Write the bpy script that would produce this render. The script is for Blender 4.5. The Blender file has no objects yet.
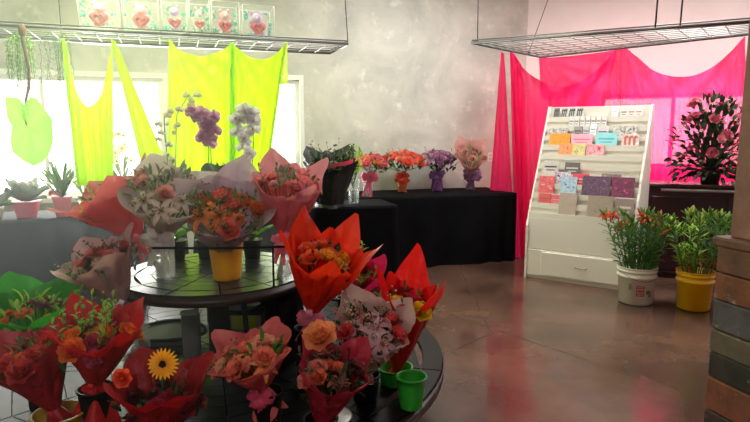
import bpy, math, random
from mathutils import Vector, Matrix, Euler, noise
random.seed(7)
PI = math.pi
R = math.radians
col = bpy.context.scene.collection
sc = bpy.context.scene

# ------------------------------------------------------------------ camera
F = 566.0
PITCH = math.atan(78 / 566)
CH = 1.4
cam_d = bpy.data.cameras.new('camera'); cam = bpy.data.objects.new('camera', cam_d); col.objects.link(cam)
cam_d.sensor_width = 36; cam_d.lens = 36 * F / 750; cam_d.clip_start = .05
cam.location = (0, 0, CH); cam.rotation_euler = (PI / 2 - PITCH, 0, 0)
sc.camera = cam

def ray(px, py):
    cx, cy = px - 375, 211 - py
    c, s = math.cos(PITCH), math.sin(PITCH)
    return Vector((cx, F * c + cy * s, -F * s + cy * c))
def atH(px, py, z):
    d = ray(px, py); t = (z - CH) / d.z
    return Vector((d.x * t, d.y * t, z))
def atY(px, py, Y):
    d = ray(px, py); t = Y / d.y
    return Vector((d.x * t, Y, CH + d.z * t))
def atP(px, py, o, dr):
    """a sight line met with the upright plane through o along dr"""
    d = ray(px, py); n = Vector((-dr[1], dr[0])); den = n.x * d.x + n.y * d.y
    t = (n.x * o[0] + n.y * o[1]) / den
    return Vector((d.x * t, d.y * t, CH + d.z * t))

# ------------------------------------------------------------------ materials
def mat(name, c=(.8, .8, .8), rough=.6, metal=0, trans=0, emit=0, noise_amt=0, noise_scale=20, c2=None, spec=.5, tl=0, tlc=None, coat=0, bump=0):
    m = bpy.data.materials.get(name)
    if m: return m
    m = bpy.data.materials.new(name); m.use_nodes = True
    nt = m.node_tree; b = nt.nodes['Principled BSDF']; out = nt.nodes['Material Output']
    b.inputs['Base Color'].default_value = (*c, 1); b.inputs['Roughness'].default_value = rough
    b.inputs['Metallic'].default_value = metal; b.inputs['Specular IOR Level'].default_value = spec
    b.inputs['Coat Weight'].default_value = coat
    if c2 is None and noise_amt: c2 = tuple(max(0, x * (1 - noise_amt)) for x in c)
    if c2 is not None:
        tc = nt.nodes.new('ShaderNodeTexCoord'); n = nt.nodes.new('ShaderNodeTexNoise'); n.inputs['Scale'].default_value = noise_scale; n.inputs['Detail'].default_value = 4
        r = nt.nodes.new('ShaderNodeValToRGB'); r.color_ramp.elements[0].position = .38; r.color_ramp.elements[1].position = .64
        r.color_ramp.elements[0].color = (*c2, 1); r.color_ramp.elements[1].color = (*c, 1)
        nt.links.new(tc.outputs['Object'], n.inputs['Vector']); nt.links.new(n.outputs['Fac'], r.inputs[0]); nt.links.new(r.outputs[0], b.inputs['Base Color'])
        if bump:
            bp = nt.nodes.new('ShaderNodeBump'); bp.inputs['Strength'].default_value = bump; bp.inputs['Distance'].default_value = .02
            nt.links.new(n.outputs['Fac'], bp.inputs['Height']); nt.links.new(bp.outputs[0], b.inputs['Normal'])
    last = b
    if tl:
        t = nt.nodes.new('ShaderNodeBsdfTranslucent'); t.inputs[0].default_value = (*(tlc or c), 1)
        mx = nt.nodes.new('ShaderNodeMixShader'); mx.inputs[0].default_value = tl
        nt.links.new(b.outputs[0], mx.inputs[1]); nt.links.new(t.outputs[0], mx.inputs[2]); last = mx
    if trans:
        t = nt.nodes.new('ShaderNodeBsdfTransparent'); t.inputs[0].default_value = (1, 1, 1, 1)
        mx = nt.nodes.new('ShaderNodeMixShader'); mx.inputs[0].default_value = trans
        nt.links.new(last.outputs[0], mx.inputs[1]); nt.links.new(t.outputs[0], mx.inputs[2]); last = mx
    if emit:
        b.inputs['Emission Color'].default_value = (*c, 1); b.inputs['Emission Strength'].default_value = emit
    nt.links.new(last.outputs[0], out.inputs[0])
    return m
def srgb(r, g, b):
    f = lambda v: (v / 255 / 12.92) if v / 255 <= .04045 else ((v / 255 + .055) / 1.055) ** 2.4
    return (f(r), f(g), f(b))

# ------------------------------------------------------------------ mesh building
class MB:
    def __init__(s): s.v = []; s.f = []; s.m = []; s.smooth = []
    def add(s, vs, fs, mi=0, sm=False, M=None):
        o = len(s.v)
        s.v += [tuple(M @ Vector(v)) if M is not None else tuple(v) for v in vs]
        for f in fs: s.f.append(tuple(i + o for i in f)); s.m.append(mi); s.smooth.append(sm)
    def box(s, x0, x1, y0, y1, z0, z1, mi=0, M=None):
        s.add([(x0, y0, z0), (x1, y0, z0), (x1, y1, z0), (x0, y1, z0), (x0, y0, z1), (x1, y0, z1), (x1, y1, z1), (x0, y1, z1)],
              [(0, 3, 2, 1), (4, 5, 6, 7), (0, 1, 5, 4), (1, 2, 6, 5), (2, 3, 7, 6), (3, 0, 4, 7)], mi, False, M)
    def rbox(s, x0, x1, y0, y1, z0, z1, b=.004, mi=0, M=None):
        """box with chamfered edges"""
        vs = []; fs = []
        b = min(b, (x1 - x0) * .3, (y1 - y0) * .3, (z1 - z0) * .3)
        def ringv(z, i):
            return [(x0 + b + i, y0 + i, z), (x1 - b - i, y0 + i, z), (x1 - i, y0 + b + i, z), (x1 - i, y1 - b - i, z), (x1 - b - i, y1 - i, z), (x0 + b + i, y1 - i, z), (x0 + i, y1 - b - i, z), (x0 + i, y0 + b + i, z)]
        for z, i in ((z0, b * .6), (z0 + b, 0), (z1 - b, 0), (z1, b * .6)): vs += ringv(z, i)
        for k in range(3):
            for j in range(8): fs.append((k * 8 + j, k * 8 + (j + 1) % 8, (k + 1) * 8 + (j + 1) % 8, (k + 1) * 8 + j))
        fs.append(tuple(range(7, -1, -1))); fs.append(tuple(range(24, 32)))
        s.add(vs, fs, mi, False, M)
    def tube(s, pts, r, n=6, mi=0, M=None, cap=True):
        pts = [Vector(p) for p in pts]; rr = r if isinstance(r, (list, tuple)) else [r] * len(pts)
        vs = []; fs = []; up = None
        for i, p in enumerate(pts):
            t = (pts[min(i + 1, len(pts) - 1)] - pts[max(i - 1, 0)])
            if t.length < 1e-9: t = Vector((0, 0, 1))
            t.normalize()
            if up is None: up = t.orthogonal().normalized()
            up = (up - t * up.dot(t))
            if up.length < 1e-6: up = t.orthogonal()
            up.normalize()
            w = t.cross(up)
            for j in range(n):
                a = 2 * PI * j / n; vs.append(p + (up * math.cos(a) + w * math.sin(a)) * rr[i])
        for i in range(len(pts) - 1):
            for j in range(n): fs.append((i * n + j, i * n + (j + 1) % n, (i + 1) * n + (j + 1) % n, (i + 1) * n + j))
        if cap: fs.append(tuple(range(n - 1, -1, -1))); fs.append(tuple((len(pts) - 1) * n + j for j in range(n)))
        s.add(vs, fs, mi, True, M)
    def lathe(s, prof, n=24, mi=0, M=None, fn=None, closed=True):
        vs = []; fs = []
        for (r, z) in prof:
            for j in range(n):
                a = 2 * PI * j / n; vs.append(fn(r, z, a) if fn else (r * math.cos(a), r * math.sin(a), z))
        for i in range(len(prof) - 1):
            for j in range(n): fs.append((i * n + j, i * n + (j + 1) % n, (i + 1) * n + (j + 1) % n, (i + 1) * n + j))
        s.add(vs, fs, mi, True, M)
    def grid(s, fn, nu, nv, mi=0, M=None, sm=True):
        vs = [fn(i / nu, j / nv) for j in range(nv + 1) for i in range(nu + 1)]
        fs = [(j * (nu + 1) + i, j * (nu + 1) + i + 1, (j + 1) * (nu + 1) + i + 1, (j + 1) * (nu + 1) + i) for j in range(nv) for i in range(nu)]
        s.add(vs, fs, mi, sm, M)
    def blob(s, c, r, mi=0, n=6, k=4, M=None, sc=(1, 1, 1)):
        prof = [(math.sin(PI * i / k), -math.cos(PI * i / k)) for i in range(k + 1)]
        T = Matrix.Translation(Vector(c)) @ Matrix.Diagonal((r * sc[0], r * sc[1], r * sc[2], 1))
        s.lathe([(max(a, .01), b) for a, b in prof], n, mi, (M @ T) if M is not None else T)
    def mesh(s, name, mats):
        me = bpy.data.meshes.new(name); me.from_pydata(s.v, [], s.f)
        for m in (mats if isinstance(mats, (list, tuple)) else [mats]): me.materials.append(m)
        me.polygons.foreach_set('material_index', s.m); me.polygons.foreach_set('use_smooth', s.smooth); me.update()
        return me
    def build(s, name, mats, parent=None):
        return put(name, s.mesh(name, mats), parent)
def put(name, me, parent=None, loc=None, M=None):
    o = bpy.data.objects.new(name, me); col.objects.link(o)
    if parent: o.parent = parent
    if loc is not None: o.location = loc
    if M is not None: o.matrix_local = M
    return o
def tag(o, label, cat, group=None, kind=None):
    o['label'] = label; o['category'] = cat
    if group: o['group'] = group
    if kind: o['kind'] = kind
    return o
def thing(name, loc, label, cat, group=None, rz=0, M=None):
    o = bpy.data.objects.new(name, None); col.objects.link(o); o.empty_display_size = .05
    o.location = loc; o.rotation_euler = (0, 0, rz)
    if M is not None: o.matrix_world = M
    return tag(o, label, cat, group)
def struct(name, mb, m):
    o = mb.build(name, m); o['kind'] = 'structure'; return o
def ang(v): return math.atan2(v[1], v[0])
def fr(o, a):
    """frame at plan point o turned by a"""
    return Matrix.Translation(Vector((o[0], o[1], o[2] if len(o) > 2 else 0))) @ Matrix.Rotation(a, 4, 'Z')

# ------------------------------------------------------------------ room frame
A = R(17); U = Vector((math.cos(A), math.sin(A), 0)); N = Vector((-math.sin(A), math.cos(A), 0))
C0 = Vector((1.85, 7.1, 0))                         # corner between the concrete wall and the pale wall
B = R(-23); V = Vector((math.cos(B), math.sin(B), 0)); NV = Vector((-math.sin(B), math.cos(B), 0))
CEIL = 3.3

def noisewall(name, ramp, scale, bump=.2, rough=.85, spots=None):
    m = bpy.data.materials.new(name); m.use_nodes = True; nt = m.node_tree; b = nt.nodes['Principled BSDF']
    tc = nt.nodes.new('ShaderNodeTexCoord'); n = nt.nodes.new('ShaderNodeTexNoise'); n.inputs['Scale'].default_value = scale; n.inputs['Detail'].default_value = 6; n.inputs['Roughness'].default_value = .62; n.inputs['Distortion'].default_value = .4
    r = nt.nodes.new('ShaderNodeValToRGB'); el = r.color_ramp.elements
    el[0].position = ramp[0][0]; el[0].color = (*ramp[0][1], 1); el[1].position = ramp[-1][0]; el[1].color = (*ramp[-1][1], 1)
    for p, c in ramp[1:-1]: e = el.new(p); e.color = (*c, 1)
    nt.links.new(tc.outputs['Object'], n.inputs['Vector']); nt.links.new(n.outputs['Fac'], r.inputs[0])
    last = r.outputs[0]
    if spots:
        n2 = nt.nodes.new('ShaderNodeTexNoise'); n2.inputs['Scale'].default_value = spots[0]; n2.inputs['Detail'].default_value = 8; n2.inputs['Roughness'].default_value = .7
        r2 = nt.nodes.new('ShaderNodeValToRGB'); r2.color_ramp.elements[0].position = spots[1]; r2.color_ramp.elements[1].position = spots[2]
        mx = nt.nodes.new('ShaderNodeMix'); mx.data_type = 'RGBA'
        nt.links.new(tc.outputs['Object'], n2.inputs['Vector']); nt.links.new(n2.outputs['Fac'], r2.inputs[0]); nt.links.new(r2.outputs[0], mx.inputs[0])
        nt.links.new(last, mx.inputs[6]); mx.inputs[7].default_value = (*spots[3], 1); last = mx.outputs[2]
    nt.links.new(last, b.inputs['Base Color']); b.inputs['Roughness'].default_value = rough
    if bump:
        bp = nt.nodes.new('ShaderNodeBump'); bp.inputs['Strength'].default_value = bump; bp.inputs['Distance'].default_value = .01
        nt.links.new(n.outputs['Fac'], bp.inputs['Height']); nt.links.new(bp.outputs[0], b.inputs['Normal'])
    return m
M_conc = noisewall('concrete_wall', [(.3, srgb(172, 172, 164)), (.5, srgb(196, 194, 184)), (.7, srgb(214, 210, 200))], 1.6, .1, .9, (5, .55, .75, srgb(232, 226, 216)))
M_white = mat('pale_plaster', srgb(244, 234, 230), .85, noise_amt=.06, noise_scale=2)
M_ceil = mat('ceiling_paint', srgb(190, 186, 180), .9)
M_trim = mat('white_trim', srgb(235, 235, 228), .5)

def wall(name, o, dr, s0, s1, openings, m, th=.18, z1=CEIL):
    """wall standing behind the line o + s*dr, with openings (s0,s1,z0,z1)"""
    mb = MB(); M = fr(o, ang(dr))
    xs = sorted(set([s0, s1] + [v for q in openings for v in q[:2]])); zs = sorted(set([0, z1] + [v for q in openings for v in q[2:]]))
    for i in range(len(xs) - 1):
        for j in range(len(zs) - 1):
            cx, cz = (xs[i] + xs[i + 1]) / 2, (zs[j] + zs[j + 1]) / 2
            if any(q[0] < cx < q[1] and q[2] < cz < q[3] for q in openings): continue
            mb.box(xs[i], xs[i + 1], 0, th, zs[j], zs[j + 1], 0)
    mb.v = [tuple(v) for v in mb.v]
    o_ = mb.build(name, m); o_.matrix_world = M; o_['kind'] = 'structure'
    return o_
def sAlong(px, o, dr):
    p = atP(px, 150, o, dr); return (Vector((p.x, p.y, 0)) - Vector((o[0], o[1], 0))).dot(Vector((dr[0], dr[1], 0)).normalized())
wS = lambda px: sAlong(px, C0, U)
win = [(wS(-90), wS(166), .77, 1.95), (wS(214), wS(300), .77, 1.97)]
wall('wall_back', C0, U, -9, .0, win, M_conc)
pS = lambda px: sAlong(px, C0, V)
pwin = [(pS(598), pS(750), 1.0, 1.84), (pS(527), pS(546), .06, .62)]
wall('wall_right', C0, V, 0.0, 5.5, pwin, M_white)
def window(name, o, dr, q, mull):
    mb = MB(); s0, s1, z0, z1 = q; w = .05
    for a, b in ((s0, s0 + w), (s1 - w, s1)): mb.box(a, b, .02, .12, z0, z1)
    for a, b in ((z0, z0 + w), (z1 - w, z1)): mb.box(s0 + w, s1 - w, .02, .12, a, b)
    for k in range(1, mull):
        x = s0 + (s1 - s0) * k / mull; mb.box(x - .02, x + .02, .03, .11, z0 + w, z1 - w)
    # casing on the room side
    for a, b in ((s0 - .05, s0), (s1, s1 + .05)): mb.box(a, b, -.02, 0, z0 - .05, z1 + .05)
    mb.box(s0, s1, -.02, 0, z1, z1 + .05); mb.box(s0 - .05, s1 + .05, -.05, 0, z0 - .05, z0)
    fo = mb.build(name, M_trim); fo.matrix_world = fr(o, ang(dr)); fo['kind'] = 'structure'
    g = MB(); g.box(s0 + w, s1 - w, .065, .071, z0 + w, z1 - w); p = g.build('window_pane', mat('window_glass', (.9, .95, .95), .05, trans=.93), fo)
    L = bpy.data.lights.new('daylight', 'AREA'); L.shape = 'RECTANGLE'; L.size = s1 - s0 + 3.4; L.size_y = z1 - z0 + 1.6
    lo = bpy.data.objects.new('daylight', L); col.objects.link(lo)
    lo.matrix_world = fr(o, ang(dr)) @ Matrix.Translation(((s0 + s1) / 2, .45, (z0 + z1) / 2)) @ Matrix.Rotation(-PI / 2, 4, 'X')
    return L, lo
SKY = 5.5                                             # radiance of the blown-out daylight outside
for i, q in enumerate(win):
    L, lo = window('window_%d' % (i + 1), C0, U, q, 2 if i == 0 else 1); L.energy = SKY * L.size * L.size_y * PI ; L.color = (1, 1, .96)
L, lo = window('window_3', C0, V, pwin[0], 2); L.size -= 2.2; L.energy = SKY * .5 * L.size * L.size_y * PI; L.color = (1, .97, .95)
L, lo = window('window_4', C0, V, pwin[1], 1); L.size = .6; L.energy = SKY * 1.2 * L.size * L.size_y * PI; L.color = (1, .97, .95)  # low opening added behind the rack to make the pink tail glow

# floor, ceiling, remaining walls
def floor_mat():
    m = bpy.data.materials.new('polished_concrete'); m.use_nodes = True; nt = m.node_tree; b = nt.nodes['Principled BSDF']
    tc = nt.nodes.new('ShaderNodeTexCoord')
    def nz(scale, det, p0, p1, c0, c1):
        n = nt.nodes.new('ShaderNodeTexNoise'); n.inputs['Scale'].default_value = scale; n.inputs['Detail'].default_value = det; n.inputs['Roughness'].default_value = .6
        r = nt.nodes.new('ShaderNodeValToRGB'); r.color_ramp.elements[0].position = p0; r.color_ramp.elements[1].position = p1
        r.color_ramp.elements[0].color = (*c0, 1); r.color_ramp.elements[1].color = (*c1, 1)
        nt.links.new(tc.outputs['Object'], n.inputs['Vector']); nt.links.new(n.outputs['Fac'], r.inputs[0]); return n, r
    n1, r1 = nz(1.3, 6, .35, .68, srgb(70, 50, 42), srgb(110, 83, 69))
    n2, r2 = nz(38, 3, .2, .33, (.45, .42, .4), (1, 1, 1))
    mx = nt.nodes.new('ShaderNodeMix'); mx.data_type = 'RGBA'; mx.blend_type = 'MULTIPLY'; mx.inputs[0].default_value = .7
    nt.links.new(r1.outputs[0], mx.inputs[6]); nt.links.new(r2.outputs[0], mx.inputs[7]); nt.links.new(mx.outputs[2], b.inputs['Base Color'])
    n3, r3 = nz(2.2, 5, .3, .7, (.09,) * 3, (.24,) * 3); nt.links.new(r3.outputs[0], b.inputs['Roughness'])
    bp = nt.nodes.new('ShaderNodeBump'); bp.inputs['Strength'].default_value = .05; bp.inputs['Distance'].default_value = .02
    nt.links.new(n1.outputs['Fac'], bp.inputs['Height']); nt.links.new(bp.outputs[0], b.inputs['Normal'])
    b.inputs['Specular IOR Level'].default_value = .6
    return m
mb = MB(); mb.box(-7, 6.5, -2.5, 9.5, -.1, 0); struct('floor', mb, floor_mat())
# saw-cut joints in the slab
mb = MB()
def joint(p, q, w=.006):
    p, q = Vector(p), Vector(q); d = (q - p).normalized(); n = Vector((-d.y, d.x, 0)) * w / 2
    mb.add([p - n, q - n, q + n, p + n], [(0, 1, 2, 3)])
j0 = atH(435, 359, .0012); j1 = atH(491, 333, .0012); jd = (j1 - j0).normalized()
joint(j0 - jd * 1.2, j1 + jd * .02)
j2 = atH(430, 308, .0012); j3 = atH(560, 352, .0012); 
joint(j1, j1 + (atH(470, 290, .0012) - j1) * 2.2)
joint(j2, atH(660, 384, .0012))
struct('trim_1', mb, mat('joint_dark', srgb(50, 38, 32), .7))
mb = MB(); mb.box(-7, 6.5, -2.5, 9.5, CEIL, CEIL + .1); struct('ceiling', mb, M_ceil)
mb = MB(); mb.box(4.9, 5.0, -2.5, 6.0, 0, CEIL); struct('wall_east', mb, M_white)
mb = MB(); mb.box(-5.1, 4.9, -2.5, -2.4, 0, CEIL); struct('wall_front', mb, M_white)
mb = MB(); mb.box(-5.2, -5.1, -2.5, 5.2, 0, CEIL); struct('wall_left', mb, M_white)

# fill panels added out of view to brighten the walls and foreground
def panel(x, y, sx, sy, e, c=(1, .96, .93)):
    t = thing('fill_light', (x, y, CEIL - .03), 'unseen fill light panel added above the shop floor', 'light', 'added fill light panels')
    f = MB(); f.box(-sx / 2 - .03, sx / 2 + .03, -sy / 2 - .03, sy / 2 + .03, 0, .03); f.build('frame', M_trim, t)
    L = bpy.data.lights.new('fill_lamp', 'AREA'); L.shape = 'RECTANGLE'; L.size = sx; L.size_y = sy; L.energy = e; L.color = c
    o = bpy.data.objects.new('fill_lamp', L); col.objects.link(o); o.location = (x, y, CEIL - .04)
panel(-.6, -1.2, 1.2, .6, 24); panel(-2.0, 4.0, 1.2, .6, 38, (.86, 1, .52)); panel(.5, 5.2, 1.2, .6, 30, (1, .98, .96)); panel(2.7, 4.5, 1.2, .6, 50, (1, .95, .95))  # second panel tinted lime in place of bounce off the cloth
w = bpy.data.worlds.new('world'); sc.world = w; w.use_nodes = True
w.node_tree.nodes['Background'].inputs[0].default_value = (1, .95, .92, 1); w.node_tree.nodes['Background'].inputs[1].default_value = 3.0

# wall socket
p = atP(490, 157, C0, U); t = thing('wall_socket', p, 'white socket plate on the grey wall beside the pink drape', 'socket', rz=A)
mb = MB(); mb.rbox(-.03, .03, -.008, 0, -.055, .055); mb.build('plate', M_trim, t)
mb = MB(); mb.rbox(-.015, .015, -.012, -.008, .008, .036); mb.rbox(-.015, .015, -.012, -.008, -.036, -.008); mb.build('outlet', mat('socket_grey', srgb(200, 200, 195)), t)

# ------------------------------------------------------------------ draped tables
M_black = mat('black_cloth', srgb(13, 13, 16), .8, noise_amt=.3, noise_scale=6, spec=.08)
M_steel = mat('painted_steel', srgb(70, 72, 72), .45, .6)
def draped_table(o, L, D, H, label):
    """o = front right corner; runs left along U, back along N"""
    t = thing('table', Vector(o) - U * L / 2 + N * D / 2, label, 'table', rz=A)
    T = MB(); T.rbox(-L / 2 + .01, L / 2 - .01, -D / 2 + .01, D / 2 - .01, H - .03, H - .004); T.build('tabletop', M_steel, t)
    for sx in (-1, 1):
        for sy in (-1, 1):
            T = MB(); T.tube([(sx * (L / 2 - .15), sy * (D / 2 - .08), .003), (sx * (L / 2 - .15), sy * (D / 2 - .08), H - .03)], .014); T.build('leg', M_steel, t)
    c = MB(); prof = [(1.0, .006), (.99, .2), (.985, .45), (.98, H - .03), (.975, H - .004), (.9, H), (0.02, H)]
    n = 120
    def per(a):   # rectangle perimeter
        u = (a / (2 * PI)) % 1 * 2 * (L + D)
        if u < L: return Vector((-L / 2 + u, -D / 2, 0)), Vector((0, -1, 0)), u
        u -= L
        if u < D: return Vector((L / 2, -D / 2 + u, 0)), Vector((1, 0, 0)), u
        u -= D
        if u < L: return Vector((L / 2 - u, D / 2, 0)), Vector((0, 1, 0)), u
        u -= L
        return Vector((-L / 2, D / 2 - u, 0)), Vector((-1, 0, 0)), u
    def fn(r, z, a):
        p, nn, u = per(a)
        if r < .97: return (p.x * r, p.y * r, z)
        k = (1 - z / H) ; q = p + nn * (.012 + k * .03 * (.6 + math.sin(u * 17 + 2 * noise.noise(Vector((p.x * 2, p.y * 2, 0))) * 5)))
        return (q.x, q.y, z)
    c.lathe(prof, n, 0, None, fn); c.build('tablecloth', M_black, t)
    return t
T1 = Vector((.2, 5.12, 0)); T2 = Vector((1.56, 6.17, 0))
draped_table(T1, 1.75, .54, .75, 'long table under a black cloth behind the flower stand, near end of the window row')
draped_table(T1 - U * 1.87, 1.75, .54, .75, 'black clothed table at the far left below the bright window')
draped_table(T2, 2.3, .74, .75, 'black clothed table against the grey wall holding three vases')

# ------------------------------------------------------------------ hanging wire shelves
M_wire = mat('dark_wire', srgb(150, 150, 146), .4, .7)
def lattice(name, fl, frr, br, bl, label, nlen=9, ncross=14):
    z = fl.z; t = thing(name, fl, label, 'shelf')
    L = lambda a, b, u: a + (b - a) * u
    P0 = [q - fl for q in (fl, frr, br, bl)]
    mb = MB(); mb.tube(P0 + [P0[0]], .012, 6); 
    mb.tube([q + Vector((0, 0, .024)) for q in P0 + [P0[0]]], .006, 5); mb.build('frame', mat('frame_wire', srgb(108, 108, 104), .4, .6), t)
    mb = MB()
    for k in range(1, nlen): mb.tube([L(P0[0], P0[3], k / nlen), L(P0[1], P0[2], k / nlen)], .0045, 5)
    for k in range(1, ncross): mb.tube([L(P0[0], P0[1], k / ncross), L(P0[3], P0[2], k / ncross)], .004, 5)
    mb.build('wire_grid', M_wire, t)
    return t
def cable(t, p, q, r=.004, name='cable'):
    mb = MB(); o = t.location; mb.tube([p - o, q - o], r, 5); mb.build(name, mat('black_cable', srgb(40, 40, 40), .5), t)
ZL = 2.13
gr = atH(348, 44, ZL); ga = R(19.5); GU = Vector((math.cos(ga), math.sin(ga), 0)); GN = Vector((-math.sin(ga), math.cos(ga), 0))
GL0 = gr - GU * 4.4
shl = lattice('wire_shelf', GL0, gr, gr + GN * .58, GL0 + GN * .58, 'long hanging wire shelf holding gift boxes above the lime drape', 6, 30)
cable(shl, gr, Vector((gr.x - .07, gr.y, CEIL))); cable(shl, gr - GU * 2.2 + GN * .58, gr - GU * 2.2 + GN * .58 + Vector((0, 0, CEIL - ZL)))
cable(shl, gr - GU * 4.2, gr - GU * 4.2 + Vector((0, 0, CEIL - ZL)))
ZR = 2.2
q1, q2, q3, q4 = atH(472, 43, ZR), atH(745, 22, ZR), atH(760, 33, ZR), atH(540, 57, ZR)
q2 = q1 + (q2 - q1) * 1.25; q3 = q4 + (q3 - q4) * 1.2
shr = lattice('wire_shelf', q1, q2, q3, q4, 'hanging wire shelf above the pink drape and card rack', 8, 16)
cable(shr, q1 + (q2 - q1) * .02, atY(479, -60, q1.y)); p = atP(548, 37, q1, q2 - q1); cable(shr, q1 + (q4 - q1) * .8, atY(566, -50, 6.0))
for a, b in (((655, 30), (658, -50)), ((680, 27), (684, -50))):
    p = atP(a[0], a[1], q1, q2 - q1); p.z = ZR; cable(shr, p, Vector((p.x + .02, p.y, CEIL)), .007, 'hanger_rod')

# strip lamp lying in the left shelf
p = atH(80, 39.5, ZL + .03); q = atH(255, 47, ZL + .03)
t = thing('strip_lamp', (p + q) / 2, 'white strip lamp lying on the wire shelf below the gift boxes', 'lamp', rz=ang(q - p))
Ls = (q - p).length
mb = MB(); mb.rbox(-Ls / 2, Ls / 2, -.05, .05, -.018, .02); mb.build('housing', M_trim, t)
mb = MB(); mb.rbox(-Ls / 2 + .02, Ls / 2 - .02, -.045, .045, -.03, -.018); mb.build('diffuser', mat('lamp_diffuser', (1, 1, .97), .5, emit=1.6), t)

# ------------------------------------------------------------------ drapes
def drape_mat(name, c, tlc, tl=.6, tr=.0, rough=.5):
    return mat(name, c, rough, tl=tl, tlc=tlc, trans=tr, spec=.3)
M_lime = drape_mat('lime_cloth', srgb(190, 232, 8), srgb(176, 224, 3), .58)
M_limet = drape_mat('lime_sheer', srgb(214, 240, 10), srgb(190, 215, 10), .62, .28)
M_pink = drape_mat('pink_cloth', srgb(240, 30, 110), srgb(255, 44, 128), .5, .07)
def interp(pts, u):
    """polyline by fraction (u spread evenly over the points)"""
    x = u * (len(pts) - 1); i = min(int(x), len(pts) - 2); k = x - i
    a, b = pts[i], pts[i + 1]; return (a[0] + (b[0] - a[0]) * k, a[1] + (b[1] - a[1]) * k)
def smoothpts(pts):
    for _ in range(2):
        out = [pts[0]]
        for a, b in zip(pts[:-1], pts[1:]): out += [(a[0] * .75 + b[0] * .25, a[1] * .75 + b[1] * .25), (a[0] * .25 + b[0] * .75, a[1] * .25 + b[1] * .75)]
        out.append(pts[-1]); pts = out
    return pts
def drape(name, top, bot, pl, nf, amp, m, parent, seed=0, nu=70, nv=34, off=0, hooks=(), ampt=.25):
    """cloth hung in the upright plane pl=(point, direction) between two traced edges, with folds across"""
    n = Vector((-pl[1][1], pl[1][0], 0)).normalized()
    if n.y > 0: n = -n
    T = [atP(a, b, *pl) for a, b in smoothpts(top)]; Bt = [atP(a, b, *pl) for a, b in smoothpts(bot)]
    hk = [atP(a, b, *pl) for a, b in hooks]
    def at(P, u):
        x = u * (len(P) - 1); i = min(int(x), len(P) - 2); k = x - i; return P[i].lerp(P[i + 1], k)
    mb = MB()
    def fn(u, v):
        a, b = at(T, u), at(Bt, u); p = a.lerp(b, v)
        w = math.sin(u * nf * 2 * PI + seed + 2.2 * noise.noise(Vector((u * 4, v * 1.3, seed)))) + .5 * math.sin(u * nf * 4.7 * PI + seed * 2 + v)
        d = amp * w * (ampt + (1 - ampt) * min(1, v * 2.2))
        for h in hk:
            q = p - h; dd = q.length; th = math.atan2(q.dot(Vector((pl[1][0], pl[1][1], 0)).normalized()), -q.z + .02)
            d += amp * 1.5 * math.sin(th * 19 + seed) * min(1, dd * 5) * math.exp(-dd * 1.7)
        d += amp * .6 * noise.noise(p * 5 + Vector((seed, 0, 0)))
        return p + n * (d + off) - parent.location
    mb.grid(fn, nu, nv); o = mb.build(name, m, parent); return o
GP = (GL0, GU)
tl_ = thing('lime_drape', atP(112, 41, *GP), 'lime green cloth swagged in narrow tails at the left end of the wire shelf', 'drape')
drape('swag', [(62, 38), (66, 41), (73, 78), (80, 100), (88, 108), (97, 104), (104, 88), (110, 55), (113, 41)], [(78, 185), (114, 185)], GP, 4, .02, M_lime, tl_, 1, hooks=[(63, 38), (112, 41)], off=.02)
drape('tail', [(111, 40), (116, 42)], [(148, 190), (178, 190)], GP, 3, .015, M_lime, tl_, 3, 24, 30, .035, [(113, 41)])
tl2 = thing('lime_drape', atP(232, 42, *GP), 'wide lime green cloth pinned at three points under the gift boxes', 'drape')
drape('panel', [(169, 38), (176, 48), (188, 55), (202, 57), (216, 54), (226, 48), (234, 42)], [(166, 205), (236, 205)], GP, 4, .016, M_lime, tl2, 5, 60, 34, .02, [(170, 38), (232, 42)])
drape('panel', [(230, 42), (240, 51), (250, 58), (262, 61), (274, 56), (282, 48), (286, 42)], [(228, 205), (262, 205)], GP, 4, .014, M_lime, tl2, 8, 60, 34, .02, [(232, 42), (286, 42)])
drape('tail', [(283, 43), (287, 43)], [(260, 205), (287, 205)], GP, 2, .01, M_limet, tl2, 9, 24, 30, .03, [(286, 42)])
RD = (q2 - q1).normalized(); RP = (q1, RD)
td = thing('pink_drape', atP(511, 50, *RP), 'hot pink satin cloth draped from the wire shelf to the floor beside the card rack', 'drape')
RP2 = (q4 + Vector((0, .12, 0)), Vector((math.cos(R(-17)), math.sin(R(-17)), 0)))                  # plane close to the wall
RPm = (q1 + Vector((.25, .35, 0)), RD)
def dr_floor(px, pl):                               # pixel row where the plane meets the floor
    for y in range(400, 200, -1):
        if atP(px, y, *pl).z > .01: return y
drape('tail', [(502, 53), (505, 55)], [(491, 189), (513, 191)], RP2, 3, .02, M_pink, td, 2, 30, 40, .12, [(503, 54)])
drape('tail', [(510, 50), (515, 55), (522, 66)], [(515, 261), (531, 261)], RP2, 3, .02, M_pink, td, 4, 30, 40, .04, [(511, 50)])
drape('swag', [(510, 50), (524, 70), (543, 83), (563, 88), (585, 80), (606, 62), (619, 45)], [(522, 270), (625, 270)], RP2, 7, .036, M_pink, td, 6, 110, 46, .0, [(511, 50), (617, 46)])
drape('swag', [(619, 44), (624, 43), (640, 62), (662, 75), (686, 78), (710, 70), (730, 52), (745, 36)], [(622, 262), (752, 262)], RP2, 7, .036, M_pink, td, 8, 120, 46, .0, [(624, 42), (745, 38)])
drape('back_swag', [(539, 58), (575, 56), (617, 50)], [(541, 100), (560, 100), (585, 92), (612, 70)], (RP2[0] + NV * .2, RP2[1]), 3, .02, M_pink, td, 3, 50, 14, 0, [(540, 58)])

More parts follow.
